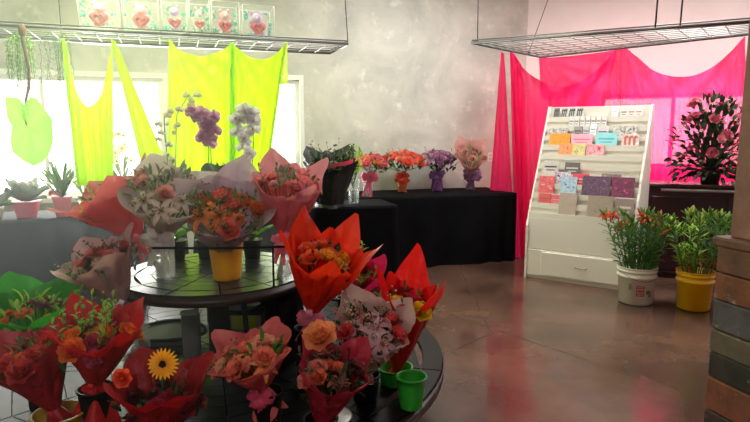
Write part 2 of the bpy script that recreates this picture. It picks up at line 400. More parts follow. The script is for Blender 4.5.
# ------------------------------------------------------------------ gift boxes on the shelf
def heart_pts(s, n=24):
    return [(s * .06 * 16 * math.sin(t) ** 3 / 16 * 1.05, s * .06 * (13 * math.cos(t) - 5 * math.cos(2 * t) - 2 * math.cos(3 * t) - math.cos(4 * t)) / 16) for t in [2 * PI * k / n for k in range(n)]]
def add_heart(mb, c, s, dpt, mi=0, n=24):
    pts = heart_pts(s, n); vs = []; fs = []
    for z, k in ((-dpt, .55), (-dpt * .7, .85), (0, 1), (dpt * .7, .85), (dpt, .55)):
        for x, y in pts: vs.append((c[0] + x * k, c[1] + z, c[2] + y * k))
    for i in range(4):
        for j in range(n): fs.append((i * n + j, i * n + (j + 1) % n, (i + 1) * n + (j + 1) % n, (i + 1) * n + j))
    fs.append(tuple(range(n))); fs.append(tuple(range(5 * n - 1, 4 * n - 1, -1)))
    mb.add(vs, fs, mi, True)
M_film = mat('clear_film', srgb(235, 240, 238), .1, trans=.86)
M_heart = mat('red_heart', srgb(226, 55, 75), .6, noise_amt=.25, noise_scale=60)
M_bear = [mat('pink_plush', srgb(246, 190, 205), .95), mat('lilac_plush', srgb(215, 190, 235), .95), mat('white_plush', srgb(240, 235, 235), .95)]
M_teal = mat('teal_petal', srgb(60, 190, 185), .7)
M_wp = mat('white_petal', srgb(235, 232, 225), .7, tl=.3)
M_gb = mat('box_base', srgb(235, 238, 235), .5)
boxes = [(78, 119, 32, -6, 'leftmost gift box with a pink bear and the largest red heart', 0), (122, 160, 34, -4, 'clear gift box with a pink bear second from the left on the wire shelf', 0),
         (162, 189, 37, -4, 'narrow clear gift box third from the left with red heart against its lilac bear', 1), (190, 211, 38.5, -2, 'narrowest clear gift box holding a white bear and small red heart', 2),
         (212, 241, 39.5, 1, 'clear gift box with pink flowers beside the last box on the shelf', 0), (243, 276, 41.5, 5, 'rightmost gift box with lilac bear standing alone near the shelf end', 1)]
for (x0, x1, yb, yt, lab, bi) in boxes:
    GPm = (GL0 + GN * .12, GU)
    a, b = atP(x0, yb, *GPm), atP(x1, yb, *GPm); wd = (b - a).length * .96; top = atP((x0 + x1) / 2, yt, *GPm).z; zb = ZL + .014; h = min(max(.26, top - zb), .36)
    c = (a + b) / 2; t = thing('gift_box', (c.x, c.y, zb), lab, 'gift box', 'clear gift boxes on the wire shelf', rz=ga); t.location += GN * (.13)
    D = .22
    mb = MB(); mb.rbox(-wd / 2, wd / 2, -D / 2, D / 2, 0, h, .006); mb.build('clear_box', M_film, t)
    mb = MB()
    for sx in (-1, 1):
        for sy in (-1, 1): mb.tube([(sx * wd / 2 * .985, sy * D / 2 * .985, .0), (sx * wd / 2 * .985, sy * D / 2 * .985, h)], .003, 4)
    for z in (.004, h):
        mb.tube([(-wd / 2, -D / 2, z), (wd / 2, -D / 2, z), (wd / 2, D / 2, z), (-wd / 2, D / 2, z), (-wd / 2, -D / 2, z)], .003, 4)
    mb.rbox(-wd / 2 + .004, wd / 2 - .004, -D / 2 + .004, D / 2 - .004, .004, .03); mb.build('box_edging', M_gb, t)
    be = MB(); k = min(wd, .3) / .3
    be.blob((0, .02, .10), .065 * k, 0, 14, 10, sc=(1, .9, 1.1)); be.blob((0, 0, .205 * (h / .3)), .055 * k, 0, 14, 10)
    for s in (-1, 1):
        be.blob((s * .042 * k, .0, .25 * (h / .3)), .02 * k, 0, 10, 6); be.blob((s * .06 * k, -.03, .13), .022 * k, 0, 10, 6, sc=(1, 1, 1.6)); be.blob((s * .045 * k, -.05, .05), .028 * k, 0, 10, 6)
    be.blob((0, -.05 * k, .195 * (h / .3)), .02 * k, 0, 8, 6)
    be.build('teddy_bear', M_bear[bi], t)
    hb = MB(); add_heart(hb, (0, -.075, .10), 1.05 * k + .1, .018); hb.build('heart', M_heart, t)
    fl = MB(); rs = random.Random(x0)
    for q_ in range(16):
        x = rs.uniform(-.42, .42) * wd; z = rs.choice([rs.uniform(.04, .07), rs.uniform(.04, .26)])
        if abs(x) < .06 * k and z > .06: x = math.copysign(wd * .38, x)
        for r_ in range(5):
            aa = 2 * PI * r_ / 5; fl.blob((x + .009 * math.cos(aa), -.07 + .03 * rs.random(), z + .009 * math.sin(aa)), .009, rs.choice((0, 0, 1)), 6, 4, sc=(1, .6, 1))
    fl.build('flower_trim', [M_teal, M_wp], t)

# ------------------------------------------------------------------ flower meshes
def petal(mb, L, W, cup, curl, M, mi=0, nu=4, nv=5, tip=1.0):
    """petal along +x from the origin, rising by cup and bending back by curl"""
    def fn(u, v):
        s = u * 2 - 1; w = W * (math.sin(PI * min(1, (v * .86 + .1)) ** tip)) ** .7
        a = cup - curl * v
        return (L * v * math.cos(a), s * w / 2, L * v * math.sin(a) + .25 * W * s * s * (1 - v * .4))
    mb.grid(fn, nu, nv, mi, M)
_cache = {}
def petal_mat(c, c2=None):
    k = 'petal_%d_%d_%d' % c
    return mat(k, srgb(*c), .55, tl=.42, noise_amt=.15 if c2 is None else 0, c2=srgb(*c2) if c2 else None, noise_scale=35)
M_leaf = mat('leaf_green', srgb(62, 104, 44), .5, noise_amt=.4, noise_scale=12, tl=.25, tlc=srgb(110, 170, 50))
M_leafd = mat('leaf_dark', srgb(38, 66, 34), .5, noise_amt=.4, noise_scale=12, tl=.2)
M_leafl = mat('leaf_light', srgb(170, 212, 80), .5, noise_amt=.3, noise_scale=12, tl=.3)
M_leafg = mat('leaf_grey', srgb(138, 156, 128), .6, noise_amt=.3, noise_scale=12, tl=.3)
M_stem = mat('stem_green', srgb(76, 116, 50), .5)
LEAFM = {'g': M_leaf, 'd': M_leafd, 'l': M_leafl, 'y': M_leafg}
def flower_mesh(kind, c, c2=None):
    key = (kind, c, c2)
    if key in _cache: return _cache[key]
    mb = MB(); rs = random.Random(str(key)); m1 = petal_mat(c); mats = [m1, M_stem]
    RZ = lambda a: Matrix.Rotation(a, 4, 'Z')
    if kind == 'rose':
        for k, (n, L, W, cup, curl) in enumerate(((3, .026, .024, 1.5, .0), (4, .030, .034, 1.4, .05), (5, .034, .042, 1.22, .2), (6, .038, .046, 1.0, .5))):
            for i in range(n): petal(mb, L, W, cup, curl, RZ(2 * PI * i / n + k * .7 + rs.uniform(-.2, .2)) @ Matrix.Translation((.003 + .002 * k, 0, .002 * (3 - k))))
        mb.blob((0, 0, .012), .011, 0, 8, 5, sc=(1, 1, 1.7)); mb.blob((0, 0, -.004), .009, 1, 6, 4)
    elif kind == 'gerbera':
        mats.append(petal_mat(c2 or (60, 30, 20)))
        for n, L, W, cup, z in ((22, .045, .011, .12, 0), (18, .036, .010, .3, .003)):
            for i in range(n): petal(mb, L, W, cup + rs.uniform(-.08, .08), .2, RZ(2 * PI * i / n + z * 50) @ Matrix.Translation((.006, 0, z)), 0, 2, 4)
        for q in range(28):
            a, r = q * 2.4, .011 * math.sqrt(q / 28); mb.blob((r * math.cos(a), r * math.sin(a), .006), .003, 2, 5, 3)
    elif kind == 'lily':
        mats.append(petal_mat(c2 or (170, 90, 40)))
        for i in range(6): petal(mb, .075 - .006 * (i % 2), .026, .95, 1.15, RZ(PI * i / 3 + rs.uniform(-.08, .08)), 0, 4, 7)
        for i in range(6):
            a = PI * i / 3 + .4; e = (.018 * math.cos(a), .018 * math.sin(a), .045); mb.tube([(0, 0, .005), e], .001, 4, 1); mb.blob(e, .004, 2, 5, 3, sc=(1.5, .8, .8))
        mb.lathe([(.004, -.02), (.007, 0), (.011, .012)], 8, 0)
    elif kind == 'carnation':
        for i in range(46):
            th = rs.uniform(0, 2 * PI); el = rs.uniform(.15, 1.5)
            petal(mb, rs.uniform(.022, .03), .018, el, .5, RZ(th) @ Matrix.Translation((.002, 0, .006)), 0, 2, 3)
        mb.lathe([(.005, -.02), (.008, 0), (.008, .01)], 8, 1)
    elif kind == 'orchid':
        mats.append(petal_mat(c2 or (230, 200, 90)))
        for i, (a, L, W) in enumerate(((0, .042, .046), (PI, .042, .046), (PI / 2, .038, .028), (PI * 1.22, .036, .026), (PI * 1.78, .036, .026))):
            petal(mb, L, W, .2, .25, RZ(a) @ Matrix.Translation((.003, 0, 0)), 0, 4, 5)
        petal(mb, .018, .014, .9, -.4, RZ(-PI / 2), 2, 3, 4); mb.blob((0, .002, .006), .005, 2, 6, 4)
    elif kind == 'star':
        for i in range(6): petal(mb, .028, .012, .5, .6, RZ(PI * i / 3), 0, 2, 4)
        mb.blob((0, 0, .004), .004, 1, 5, 3)
    elif kind == 'bud':
        prof = [(.001, 0), (.006, .01), (.010, .03), (.009, .05), (.004, .068), (.0008, .075)]
        mb.lathe(prof, 7, 0)
        for i in range(3): mb.tube([(.007 * math.cos(i * 2.1), .007 * math.sin(i * 2.1), .008), (.011 * math.cos(i * 2.1), .011 * math.sin(i * 2.1), .035), (.003 * math.cos(i * 2.1), .003 * math.sin(i * 2.1), .072)], .0012, 4, 1)
    me = mb.mesh(kind, mats); _cache[key] = me; return me
HEAD_R = {'rose': .04, 'gerbera': .05, 'lily': .065, 'carnation': .032, 'orchid': .045, 'star': .028, 'bud': .02}
def leaf(mb, L, W, M, mi=0, bend=.5):
    def fn(u, v):
        s = u * 2 - 1; w = W * math.sin(PI * min(1, v * .93 + .05)) ** .8
        return (L * v, s * w / 2, bend * L * (v - v * v * 1.1) + .2 * W * abs(s))
    mb.grid(fn, 2, 5, mi, M)
def align(d, roll=0):
    d = Vector(d).normalized(); return d.to_track_quat('Z', 'Y').to_matrix().to_4x4() @ Matrix.Rotation(roll, 4, 'Z')
def leafdir(d, roll=0):
    d = Vector(d).normalized(); return d.to_track_quat('X', 'Z').to_matrix().to_4x4() @ Matrix.Rotation(roll, 4, 'X')

# ------------------------------------------------------------------ bouquets
def paper_mat(c, tl=.3, tr=0, rough=.45):
    return mat('paper_%d_%d_%d' % c, srgb(*c), rough, tl=tl, trans=tr, noise_amt=.14, noise_scale=14, bump=.8)
def wrapper(rt, H, tail, rs, corner=.3, layers=2, back=.25, r0=.022, wave=.06, nsq=4, ph_=None):
    """paper cone rising from a tie at z=0 with cornered rim, a flared tail below"""
    mb = MB(); n = 64
    for Ly in range(layers):
        ph = (rs.uniform(-.25, .25) if ph_ is None else ph_) if Ly == 0 else ph0 + PI / nsq + rs.uniform(-.3, .3)
        if Ly == 0: ph0 = ph
        sd = rs.uniform(0, 50); k = 1 - .1 * Ly
        tri = lambda a: (1 - abs(((a - ph) * nsq / (2 * PI)) % 1 * 2 - 1) * 1) ** 1.25       # sharp at paper corners
        nv = 14
        def fn(u, v):
            a = u * 2 * PI; t = v
            cr = tri(a) * (1 if Ly == 0 else .55); zt = H * (.86 + corner * .7 * cr + back * .4 * math.sin(a)) * (1.0 - .05 * Ly)
            r = r0 + (rt * k * (.88 + .3 * cr * t ** 2) - r0) * (t ** .85)
            r *= 1 + wave * math.sin(a * 9 + sd) * (.4 + t) * (1 - .3 * t) + .10 * noise.noise(Vector((math.cos(a) * 1.5, math.sin(a) * 1.5, t * 2 + sd)))
            z = zt * t + .012 * noise.noise(Vector((a * 2, t * 3, sd)))
            return (r * math.cos(a), r * math.sin(a), z)
        mb.grid(fn, n, nv)
    if tail > 0:
        sd = rs.uniform(0, 9)
        def ft(u, v):
            a = u * 2 * PI; r = r0 + tail * .42 * v ** .8 * (1 + .25 * math.sin(a * 5 + sd)); return (r * math.cos(a), r * math.sin(a), -tail * v * (1 + .2 * math.sin(a * 3 + sd)))
        mb.grid(ft, 40, 6)
    return mb
def bow(mb, c, s, rs, M=None, mi=0, loops=6, tails=2):
    a0_ = rs.uniform(0, 6)
    for i in range(loops):
        a = a0_ + 2 * PI * i / loops + rs.uniform(-.3, .3); L = s * rs.uniform(.6, 1.0)
        def fn(u, v):
            t = v * 2 * PI; rr = L * .5 * (1 - math.cos(t)); hh = L * .28 * math.sin(t); w = (u - .5) * s * .42
            x = rr * math.cos(a) - w * .0; z = rr * math.sin(a)
            return (c[0] + x - math.sin(a) * w, c[1] - .3 * s - hh, c[2] + z * .8 + math.cos(a) * w)
        mb.grid(fn, 3, 12, mi, M)
    for i in range(tails):
        sx = (i - (tails - 1) / 2) * s * .8 + rs.uniform(-.1, .1) * s
        def f2(u, v):
            w = (u - .5) * s * .3; return (c[0] + sx * v + w, c[1] - .3 * s - .1 * s * math.sin(v * 5 + i), c[2] - s * 1.9 * v)
        mb.grid(f2, 2, 8, mi, M)
    mb.blob((c[0], c[1] - .3 * s, c[2]), s * .2, mi, 8, 5, M)
def foliage(rt, H, rs, n=40, leafL=.05, spread=1.0, upz=.8, dome=.25, W=.35):
    mb = MB()
    for i in range(n):
        a = rs.uniform(0, 2 * PI); r = rt * spread * math.sqrt(rs.random()); z = H * upz + dome * rt * (1 - (r / (rt * spread)) ** 2) * 1.5 + rs.uniform(-.05, .02)
        p = Vector((r * math.cos(a), r * math.sin(a), z)); d = Vector((r * math.cos(a), r * math.sin(a), rt * .8)).normalized() + Vector((rs.uniform(-.6, .6), rs.uniform(-.6, .6), rs.uniform(-.3, .5)))
        leaf(mb, leafL * rs.uniform(.7, 1.3), leafL * W, Matrix.Translation(p) @ leafdir(d, rs.uniform(-1, 1)))
        if i % 3 == 0: mb.tube([(p.x * .3, p.y * .3, H * .3), tuple(p)], .0015, 4)
    return mb
def sprigs(rt, H, rs, n, col_i=1, hmin=.04, hmax=.1, br=.0045, kind='berry', spread=.95):
    mb = MB()
    for i in range(n):
        a = rs.uniform(0, 2 * PI); r = rt * spread * math.sqrt(rs.random())
        b = Vector((r * .6 * math.cos(a), r * .6 * math.sin(a), H * .55)); e = Vector((r * 1.15 * math.cos(a), r * 1.15 * math.sin(a), H * .85 + rs.uniform(hmin, hmax)))
        mid = b.lerp(e, .6) + Vector((rs.uniform(-.01, .01), rs.uniform(-.01, .01), .01)); mb.tube([b, mid, e], .0013, 4, 0)
        if kind == 'berry':
            for k in range(7):
                q = mid.lerp(e, k / 6) + Vector((rs.uniform(-.014, .014), rs.uniform(-.014, .014), rs.uniform(-.005, .012))); mb.blob(q, br * rs.uniform(.7, 1.2), col_i, 6, 4)
        else:
            for k in range(7):
                q = b.lerp(e, .4 + .6 * k / 6); d = Vector((math.cos(k * 2.4), math.sin(k * 2.4), .7)); leaf(mb, .028, .011, Matrix.Translation(q) @ leafdir(d), col_i)
    return mb
FL = {'d': None}
def heads_into(t, M0, rt, H, flowers, rs, dome=.28, upz=.76, spread=.78):
    """flowers = [(kind, colour, count, scale)], scattered on a dome; each head is its own part"""
    n = sum(f[2] for f in flowers); i = 0; order = []
    for f in flowers: order += [f] * f[2]
    rs.shuffle(order)
    for i, f in enumerate(order):
        r = rt * spread * math.sqrt((i + .35) / n); a = i * 2.39996 + rs.uniform(-.25, .25)
        z = H * upz + dome * rt * (1 - (r / rt) ** 2) + rs.uniform(-.008, .012)
        d = Vector((math.cos(a) * r / rt * .9, math.sin(a) * r / rt * .9, 1)) + Vector((rs.uniform(-.2, .2), rs.uniform(-.35, .1), 0))
        s = f[3] * rs.uniform(.88, 1.12)
        M = M0 @ Matrix.Translation((r * math.cos(a), r * math.sin(a), z)) @ align(d, rs.uniform(0, 6)) @ Matrix.Diagonal((s, s, s, 1))
        put(f[0], flower_mesh(f[0], f[1], f[4] if len(f) > 4 else None), t, M=M)
def stems_mesh(rt, st, H, rs, n=10, rr=.012):
    mb = MB()
    for i in range(n):
        a = 2 * PI * i / n + rs.uniform(-.2, .2); r = rr * rs.uniform(.3, 1)
        mb.tube([(-r * math.cos(a) * 1.6, -r * math.sin(a) * 1.6, 0), (r * .5 * math.cos(a), r * .5 * math.sin(a), st), (rt * .5 * math.cos(a), rt * .5 * math.sin(a), st + H * .7)], .0028, 5)
    return mb
def bouquet(label, tie, opening, width, Y, paper, flowers, leaf_kind='g', st=.18, bowc=None, tail=.06, face=.25, seed=1, tl=.3, tr=0, Yo=None, corner=.3, back=.3,
            nleaf=34, sprig=None, group=None, layers=2, wave=.05, name='wrapped_bouquet', cat='bouquet', bsize=.045, leafL=.05, tierad=.02, headk=1, nsq=4, upz=.7, spread=.76, ph=None, dome=.26):
    """tie and opening are image points of the tie and of the middle of the rim; Y the distance of the tie, Yo of the rim"""
    rs = random.Random(seed)
    p = atY(*tie, Y); q = atY(*opening, (Yo if Yo else Y - face * .12))
    ax = (q - p); H = ax.length; ax.normalize(); rt = width / 2 * (Y / F)
    base = p - ax * st
    # frame with local z along the axis, local -y towards the camera
    yv = Vector((0, 1, 0)); yv = (yv - ax * yv.dot(ax)).normalized(); xv = yv.cross(ax)
    M = Matrix.Translation(base) @ Matrix((xv, yv, ax)).transposed().to_4x4()
    t = thing(name, base, label, cat, group, M=M)
    M0 = Matrix.Translation((0, 0, st))
    if paper:
        w = wrapper(rt, H, tail, rs, corner, layers, back, tierad, wave, nsq, ph); o = w.build('wrapping_paper', paper_mat(paper, tl, tr), t); o.matrix_local = M0
    st_ = stems_mesh(rt, st, H, rs, rr=min(.03, tierad * .8)); st_.build('stems', M_stem, t)
    fo = foliage(rt, H, rs, nleaf, leafL, min(.9, spread + .1), upz); o = fo.build('foliage', LEAFM[leaf_kind], t); o.matrix_local = M0
    if sprig:
        for sp in (sprig if isinstance(sprig, list) else [sprig]):
            s_ = sprigs(rt, H, rs, sp[1], kind=sp[2], hmin=sp[3], hmax=sp[4], br=sp[5] if len(sp) > 5 else .0045); o = s_.build('filler_sprigs', [M_stem, petal_mat(sp[0])], t); o.matrix_local = M0
    heads_into(t, M0, rt, H, flowers, rs, dome, upz, spread)
    if bowc:
        b = MB(); bow(b, (0, -tierad - .012, 0), bsize * 1.25, rs); o = b.build('ribbon_bow', mat('ribbon_%d_%d_%d' % bowc, srgb(*bowc), .35, tl=.2), t); o.matrix_local = M0
    return t, p, base
M_glass = mat('clear_glass', (.93, .97, .95), .04, trans=.8, spec=.9)
M_water = mat('vase_water', srgb(190, 205, 190), .05, trans=.75)
def vase(label, x, y, z0, h, r0, r1, m, name='vase', cat='vase', rim=True, water=False, n=28, parts=(), group=None):
    t = thing(name, (x, y, z0), label, cat, group)
    mb = MB(); th = .003
    prof = [(.002, .002), (r0 * .96, .002), (r0, .008)] + [(r0 + (r1 - r0) * k / 5, h * (k / 5)) for k in range(1, 6)]
    if rim: prof += [(r1 + .006, h), (r1 + .006, h + .004), (r1 - .002, h + .005)]
    prof += [(r1 - th, h - .002), (r0 - th, .012), (.002, .01)]
    mb.lathe(prof, n); mb.build('body', m, t)
    if water:
        w_ = MB(); w_.lathe([(.002, .012), (r0 * .93, .013), (r0 + (r1 - r0) * .5 - .004, h * .55), (.002, h * .55)], 20); w_.build('water', M_water, t)
    return t

# ------------------------------------------------------------------ card rack
M_rack = mat('rack_white', srgb(232, 226, 214), .55)
RA = R(-35); ro = atH(524, 277, 0); RU = Vector((math.cos(RA), math.sin(RA), 0)); RB = Vector((-math.sin(RA), math.cos(RA), 0))
rack = thing('card_rack', ro, 'white tiered card rack with a drawer standing in front of the pink drape', 'display rack', rz=RA)
W = .97; HT = 1.665; DB = .60; DT = .53; NT = 11; ZB = .60
mb = MB()
for x in (0, W - .018):
    pts = [(0, 0), (0, .52), (DT, HT), (DB, HT), (DB, 0)]
    vs = [(x, a, b) for a, b in pts] + [(x + .018, a, b) for a, b in pts]
    fs = [(0, 1, 2, 3, 4), (9, 8, 7, 6, 5)] + [(i, i + 5, (i + 1) % 5 + 5, (i + 1) % 5) for i in range(5)]
    m2 = MB(); m2.add(vs, fs); m2.build('side_panel', M_rack, rack)
m2 = MB(); m2.box(.018, W - .018, DB - .012, DB, .02, HT - .005); m2.build('back_panel', M_rack, rack)
m2 = MB(); m2.rbox(.018, W - .018, .03, .048, .0, .03); m2.rbox(.018, W - .018, .012, .03, .03, .285); m2.rbox(.018, W - .018, .02, .05, .29, .595); m2.build('base_panel', M_rack, rack)
m2 = MB(); m2.rbox(.16, W - .06, -.002, .014, .05, .27, .003); dw = m2.build('drawer', M_rack, rack)
m2 = MB(); xm = (.16 + W - .06) / 2; m2.tube([(xm - .05, -.003, .165), (xm - .045, -.02, .162), (xm, -.026, .158), (xm + .045, -.02, .162), (xm + .05, -.003, .165)], .005, 8); m2.build('handle', mat('brass_dull', srgb(150, 140, 110), .35, .9), dw)
def tier(k):                                        # lip position of tier k (0 = lowest)
    return (.02 + (DT - .05) * k / NT, ZB + (HT - ZB - .06) * k / NT)
for k in range(NT):
    y, z = tier(k); y2, z2 = tier(k + 1)
    m2 = MB(); m2.box(.018, W - .018, y, y + .006, z - .005, z + .045); m2.box(.018, W - .018, y + .006, y2 + .02, z - .012, z - .004); m2.box(.018, W - .018, y2 + .012, y2 + .02, z - .004, z2 - .005)
    m2.build('tier', M_rack, rack)
# cards: (x from the left edge, tier, width, height, colour, second colour, label, thickness)
rm = rack.matrix_world if False else fr(ro, RA)
def card(x, k, w, h, c, c2, label, cat='card', th=.006, style=0, group='cards and stationery on the rack'):
    y, z = tier(k); t = thing('greeting_card' if cat == 'card' else cat.replace(' ', '_'), rm @ Vector((x + w / 2, y + .010, z - .002)), label, cat, group)
    t.rotation_euler = (-R(12), 0, RA)
    m = MB(); h = h * 1.12 + .028; m.rbox(-w / 2, w / 2, 0, th, .0, h, .0015); m.build('cover' if cat != 'card' else 'card_stock', mat('card_%d_%d_%d_' % c + str(style >= 2), srgb(*c), .5, c2=srgb(*[int(p_ * (.9 if style >= 2 else .55) + q_ * (.1 if style >= 2 else .45)) for p_, q_ in zip(c, c2)]), noise_scale=38), t)
    d = MB(); rs = random.Random(int(x * 1000) + k)
    if style == 0:      # printed motif: frame and little blossoms
        for q in range(6): d.blob((rs.uniform(-.36, .36) * w, -.0008, rs.uniform(.35, .85) * h), rs.uniform(.005, .011), 0, 8, 4, sc=(1, .1, 1))
    elif style == 1:    # figure bars
        for q in range(3): d.box(-w * .36 + q * w * .26, -w * .22 + q * w * .26, -.001, 0, h * .35, h * .85); d.box(-w * .3 + q * w * .26, -w * .12 + q * w * .26, -.001, 0, h * .75, h * .9)
    elif style == 2:    # spiral binding
        for q in range(9): d.tube([(-w / 2 + .004, -.003, h * (.08 + q * .105)), (-w / 2 - .004, .002, h * (.08 + q * .105)), (-w / 2 + .003, th + .002, h * (.08 + q * .105))], .0016, 4)
    elif style == 3:
        d.box(-w * .38, w * .38, -.001, 0, h * .62, h * .7); d.box(-w * .28, w * .28, -.001, 0, h * .45, h * .5)
    d.build('print' if style != 2 else 'spiral_binding', mat('print_%d_%d_%d' % c2, srgb(*c2), .5), t)
g_, w_, k_ = (150, 148, 142), (225, 222, 214), (60, 60, 62)
card(.07, 10, .055, .10, g_, k_, 'grey card at the left end of the top tier', style=1)
card(.14, 10, .07, .10, w_, k_, 'first black and white silhouette card on the top tier', style=1)
card(.215, 10, .07, .10, w_, k_, 'middle black and white silhouette card on the top tier', style=1)
card(.29, 10, .07, .10, w_, k_, 'third black and white silhouette card on the top tier', style=1)
card(.62, 10, .06, .10, (240, 238, 232), (190, 190, 188), 'plain white card with a curl on the top tier', style=3)
card(.70, 10, .06, .09, w_, (90, 90, 90), 'striped white card on the top tier right of the plain one', style=3)
card(.765, 10, .06, .09, w_, (200, 70, 80), 'white card with red line near the right end of the top tier', style=3)
card(.83, 10, .06, .09, w_, (215, 90, 95), 'white card with red line at the very right end of the top tier', style=3)
for q, x in enumerate((.24, .29, .345, .395, .445, .495, .545)):
    card(x, 9, .044, .105, w_, (110, 108, 105), ['leftmost', 'second', 'third', 'middle', 'fifth', 'sixth', 'rightmost'][q] + ' of the seven slim grey tags on the second tier from the top', style=3)
for q, x in enumerate((.05, .115, .18)):
    card(x, 8, .06, .085, w_, (120, 116, 110), ['leftmost', 'middle', 'third'][q] + ' small white dotted card at the left of the third tier', style=0)
card(.30, 8, .08, .10, g_, (60, 60, 64), 'grey lettered card in the middle of the third tier', style=3)
card(.39, 8, .05, .10, (200, 200, 200), (80, 80, 84), 'slim grey lettered card right of the middle on the third tier', style=3)
card(.45, 8, .06, .12, (238, 240, 238), (150, 170, 170), 'white folded card standing tall on the third tier', style=3)
card(.52, 8, .10, .09, (210, 205, 210), (80, 70, 80), 'grey patterned card on the third tier', style=3)
card(.66, 8, .10, .10, w_, (130, 126, 120), 'white dotted card on the third tier, left one of the right pair', style=0)
card(.77, 8, .10, .10, w_, (120, 116, 110), 'white dotted card at the right end of the third tier', style=0)
card(.08, 7, .20, .12, (242, 160, 55), (228, 130, 50), 'wide orange card at the left of the fourth tier', style=0)
card(.29, 7, .20, .115, (240, 175, 190), (226, 110, 140), 'pale pink card in the middle of the fourth tier', style=3)
card(.52, 7, .19, .125, (150, 215, 215), (90, 170, 185), 'pale turquoise card on the fourth tier', style=3)
card(.75, 7, .15, .115, (228, 224, 216), (190, 110, 100), 'cream card with small red figure at the right of the fourth tier', style=1)
card(.19, 6, .13, .115, (240, 170, 90), (235, 100, 130), 'yellow and pink patterned card on the fifth tier', style=0)
card(.32, 6, .12, .115, (235, 215, 120), (150, 165, 170), 'yellow card with grey flowers on the fifth tier', style=0)
card(.45, 6, .16, .11, (232, 190, 195), (205, 60, 70), 'pink card with red blossoms on the fifth tier', style=0)
card(.07, 4, .15, .13, (205, 200, 192), (70, 66, 64), 'black and white lettered card, left on the sixth tier', style=3)
card(.28, 4, .14, .12, (95, 92, 88), (200, 196, 186), 'dark lettered card near the centre above the pink notebook', style=3)
card(.20, 3, .15, .12, (225, 215, 215), (70, 50, 100), 'card with a purple and yellow swirl', style=0)
card(.37, 3, .15, .11, (215, 60, 90), (240, 190, 190), 'crimson notebook with pale stripe', 'notebook', .014, 3)
card(.63, 3, .17, .12, (120, 108, 104), (180, 170, 160), 'small brown grey notebook alone at the right of its tier', 'notebook', .014, 0)
card(.06, 2, .15, .165, (205, 70, 80), (235, 170, 160), 'red patterned notebook at the left end of its tier', 'notebook', .016, 0)
card(.27, 2, .15, .165, (190, 205, 215), (90, 140, 170), 'pale blue notebook with green and yellow figure', 'notebook', .016, 0)
card(.47, 2, .25, .18, (84, 60, 78), (150, 110, 150), 'wide dark purple notebook, left of the purple pair', 'notebook', .018, 0)
card(.73, 2, .19, .18, (88, 52, 74), (205, 70, 120), 'dark purple notebook with pink emblem, right of the purple pair', 'notebook', .018, 0)
card(.08, 1, .12, .10, (205, 95, 90), (185, 70, 70), 'plain coral card at the left of the second lowest tier', style=3)
card(.205, 1, .12, .09, (210, 90, 100), (225, 150, 150), 'coral card with pale lines next to the spiral notebook', style=3)
card(.29, 0, .16, .20, (168, 150, 136), (235, 232, 225), 'tan spiral notebook on the lowest tier', 'notebook', .016, 2)
card(.55, 0, .22, .19, (150, 134, 118), (235, 232, 225), 'tan spiral notebook on the lowest tier above the white bucket', 'notebook', .016, 2)
card(.79, 0, .15, .18, (140, 122, 112), (200, 190, 180), 'plain brown notebook at the right end of the lowest tier', 'notebook', .016, 3)

# ------------------------------------------------------------------ buckets of lilies
M_wb = mat('bucket_white', srgb(228, 222, 208), .4, noise_amt=.06, noise_scale=9)
M_yb = mat('bucket_yellow', srgb(238, 178, 8), .35, noise_amt=.06, noise_scale=9)
M_dirt = mat('bucket_marks', srgb(120, 110, 90), .8); M_redp = mat('red_print', srgb(190, 60, 55), .6)
def bucket(label, x, y, m, h, r0, r1):
    t = thing('bucket', (x, y, 0), label, 'bucket')
    mb = MB(); prof = [(.005, .004), (r0 - .01, .004), (r0, .01), (r0 + (r1 - r0) * .72, h * .72), (r1 + .004, h * .73), (r1 + .006, h * .78), (r0 + (r1 - r0) * .8, h * .79), (r0 + (r1 - r0) * .88, h * .88), (r1 + .006, h * .885), (r1 + .007, h * .92), (r1 - .001, h * .925), (r1, h - .008), (r1 + .008, h - .006), (r1 + .008, h), (r1 - .003, h), (r0 - .003, .02), (.005, .015)]
    mb.lathe(prof, 40); mb.build('body', m, t); return t
b1 = atH(643, 307, 0); bx, by = b1.x, b1.y + .14
t = bucket('white plastic bucket with a red print standing in front of the card rack', bx, by, M_wb, .31, .132, .150)
mb = MB(); mb.tube([(.155 * math.cos(a), .155 * math.sin(a), .27 - .06 * math.sin(-a) ** 2) for a in [PI + PI * k / 16 for k in range(17)]], .002, 5); mb.build('wire_handle', M_steel, t)
mb = MB()
def decal(u, z, w, h, mi):
    def fn(a, b): an = -PI / 2 + u + (a - .5) * w / .142; r = .1475 + (z + (b - .5) * h - .15) * .06; return (r * math.cos(an), r * math.sin(an), z + (b - .5) * h)
    mb.grid(fn, 3, 1, mi)
for z in (.17, .155, .105, .09): decal(-.22, z, .06, .007, 0)
for u in (-.41, -.03): decal(u, .13, .006, .085, 0)
for q in range(4): decal(-.32 + .065 * q, .13, .005, .03, 0)
decal(-.22, .13, .05, .006, 0); decal(.25, .12, .04, .03, 1); decal(.36, .09, .03, .02, 1); decal(-.75, .16, .02, .05, 1)
mb.build('printed_mark', [M_redp, M_dirt], t)
b2 = atH(702, 313.5, 0); yx, yy = b2.x, b2.y + .13
t = bucket('bright yellow plastic bucket between the white bucket and the plank counter', yx, yy, M_yb, .315, .118, .134)
mb = MB()
for q in range(4): decal(.45 + .07 * q, .14 + (.012 if q % 2 else 0), .006, .03, 0)
decal(.55, .115, .05, .005, 0); decal(.55, .125, .03, .004, 0)
for i_, v in enumerate(mb.v): mb.v[i_] = (v[0] * 1.0, v[1] * 1.0, v[2])
mb.build('printed_mark', mat('dark_print', srgb(60, 40, 10), .6), t)
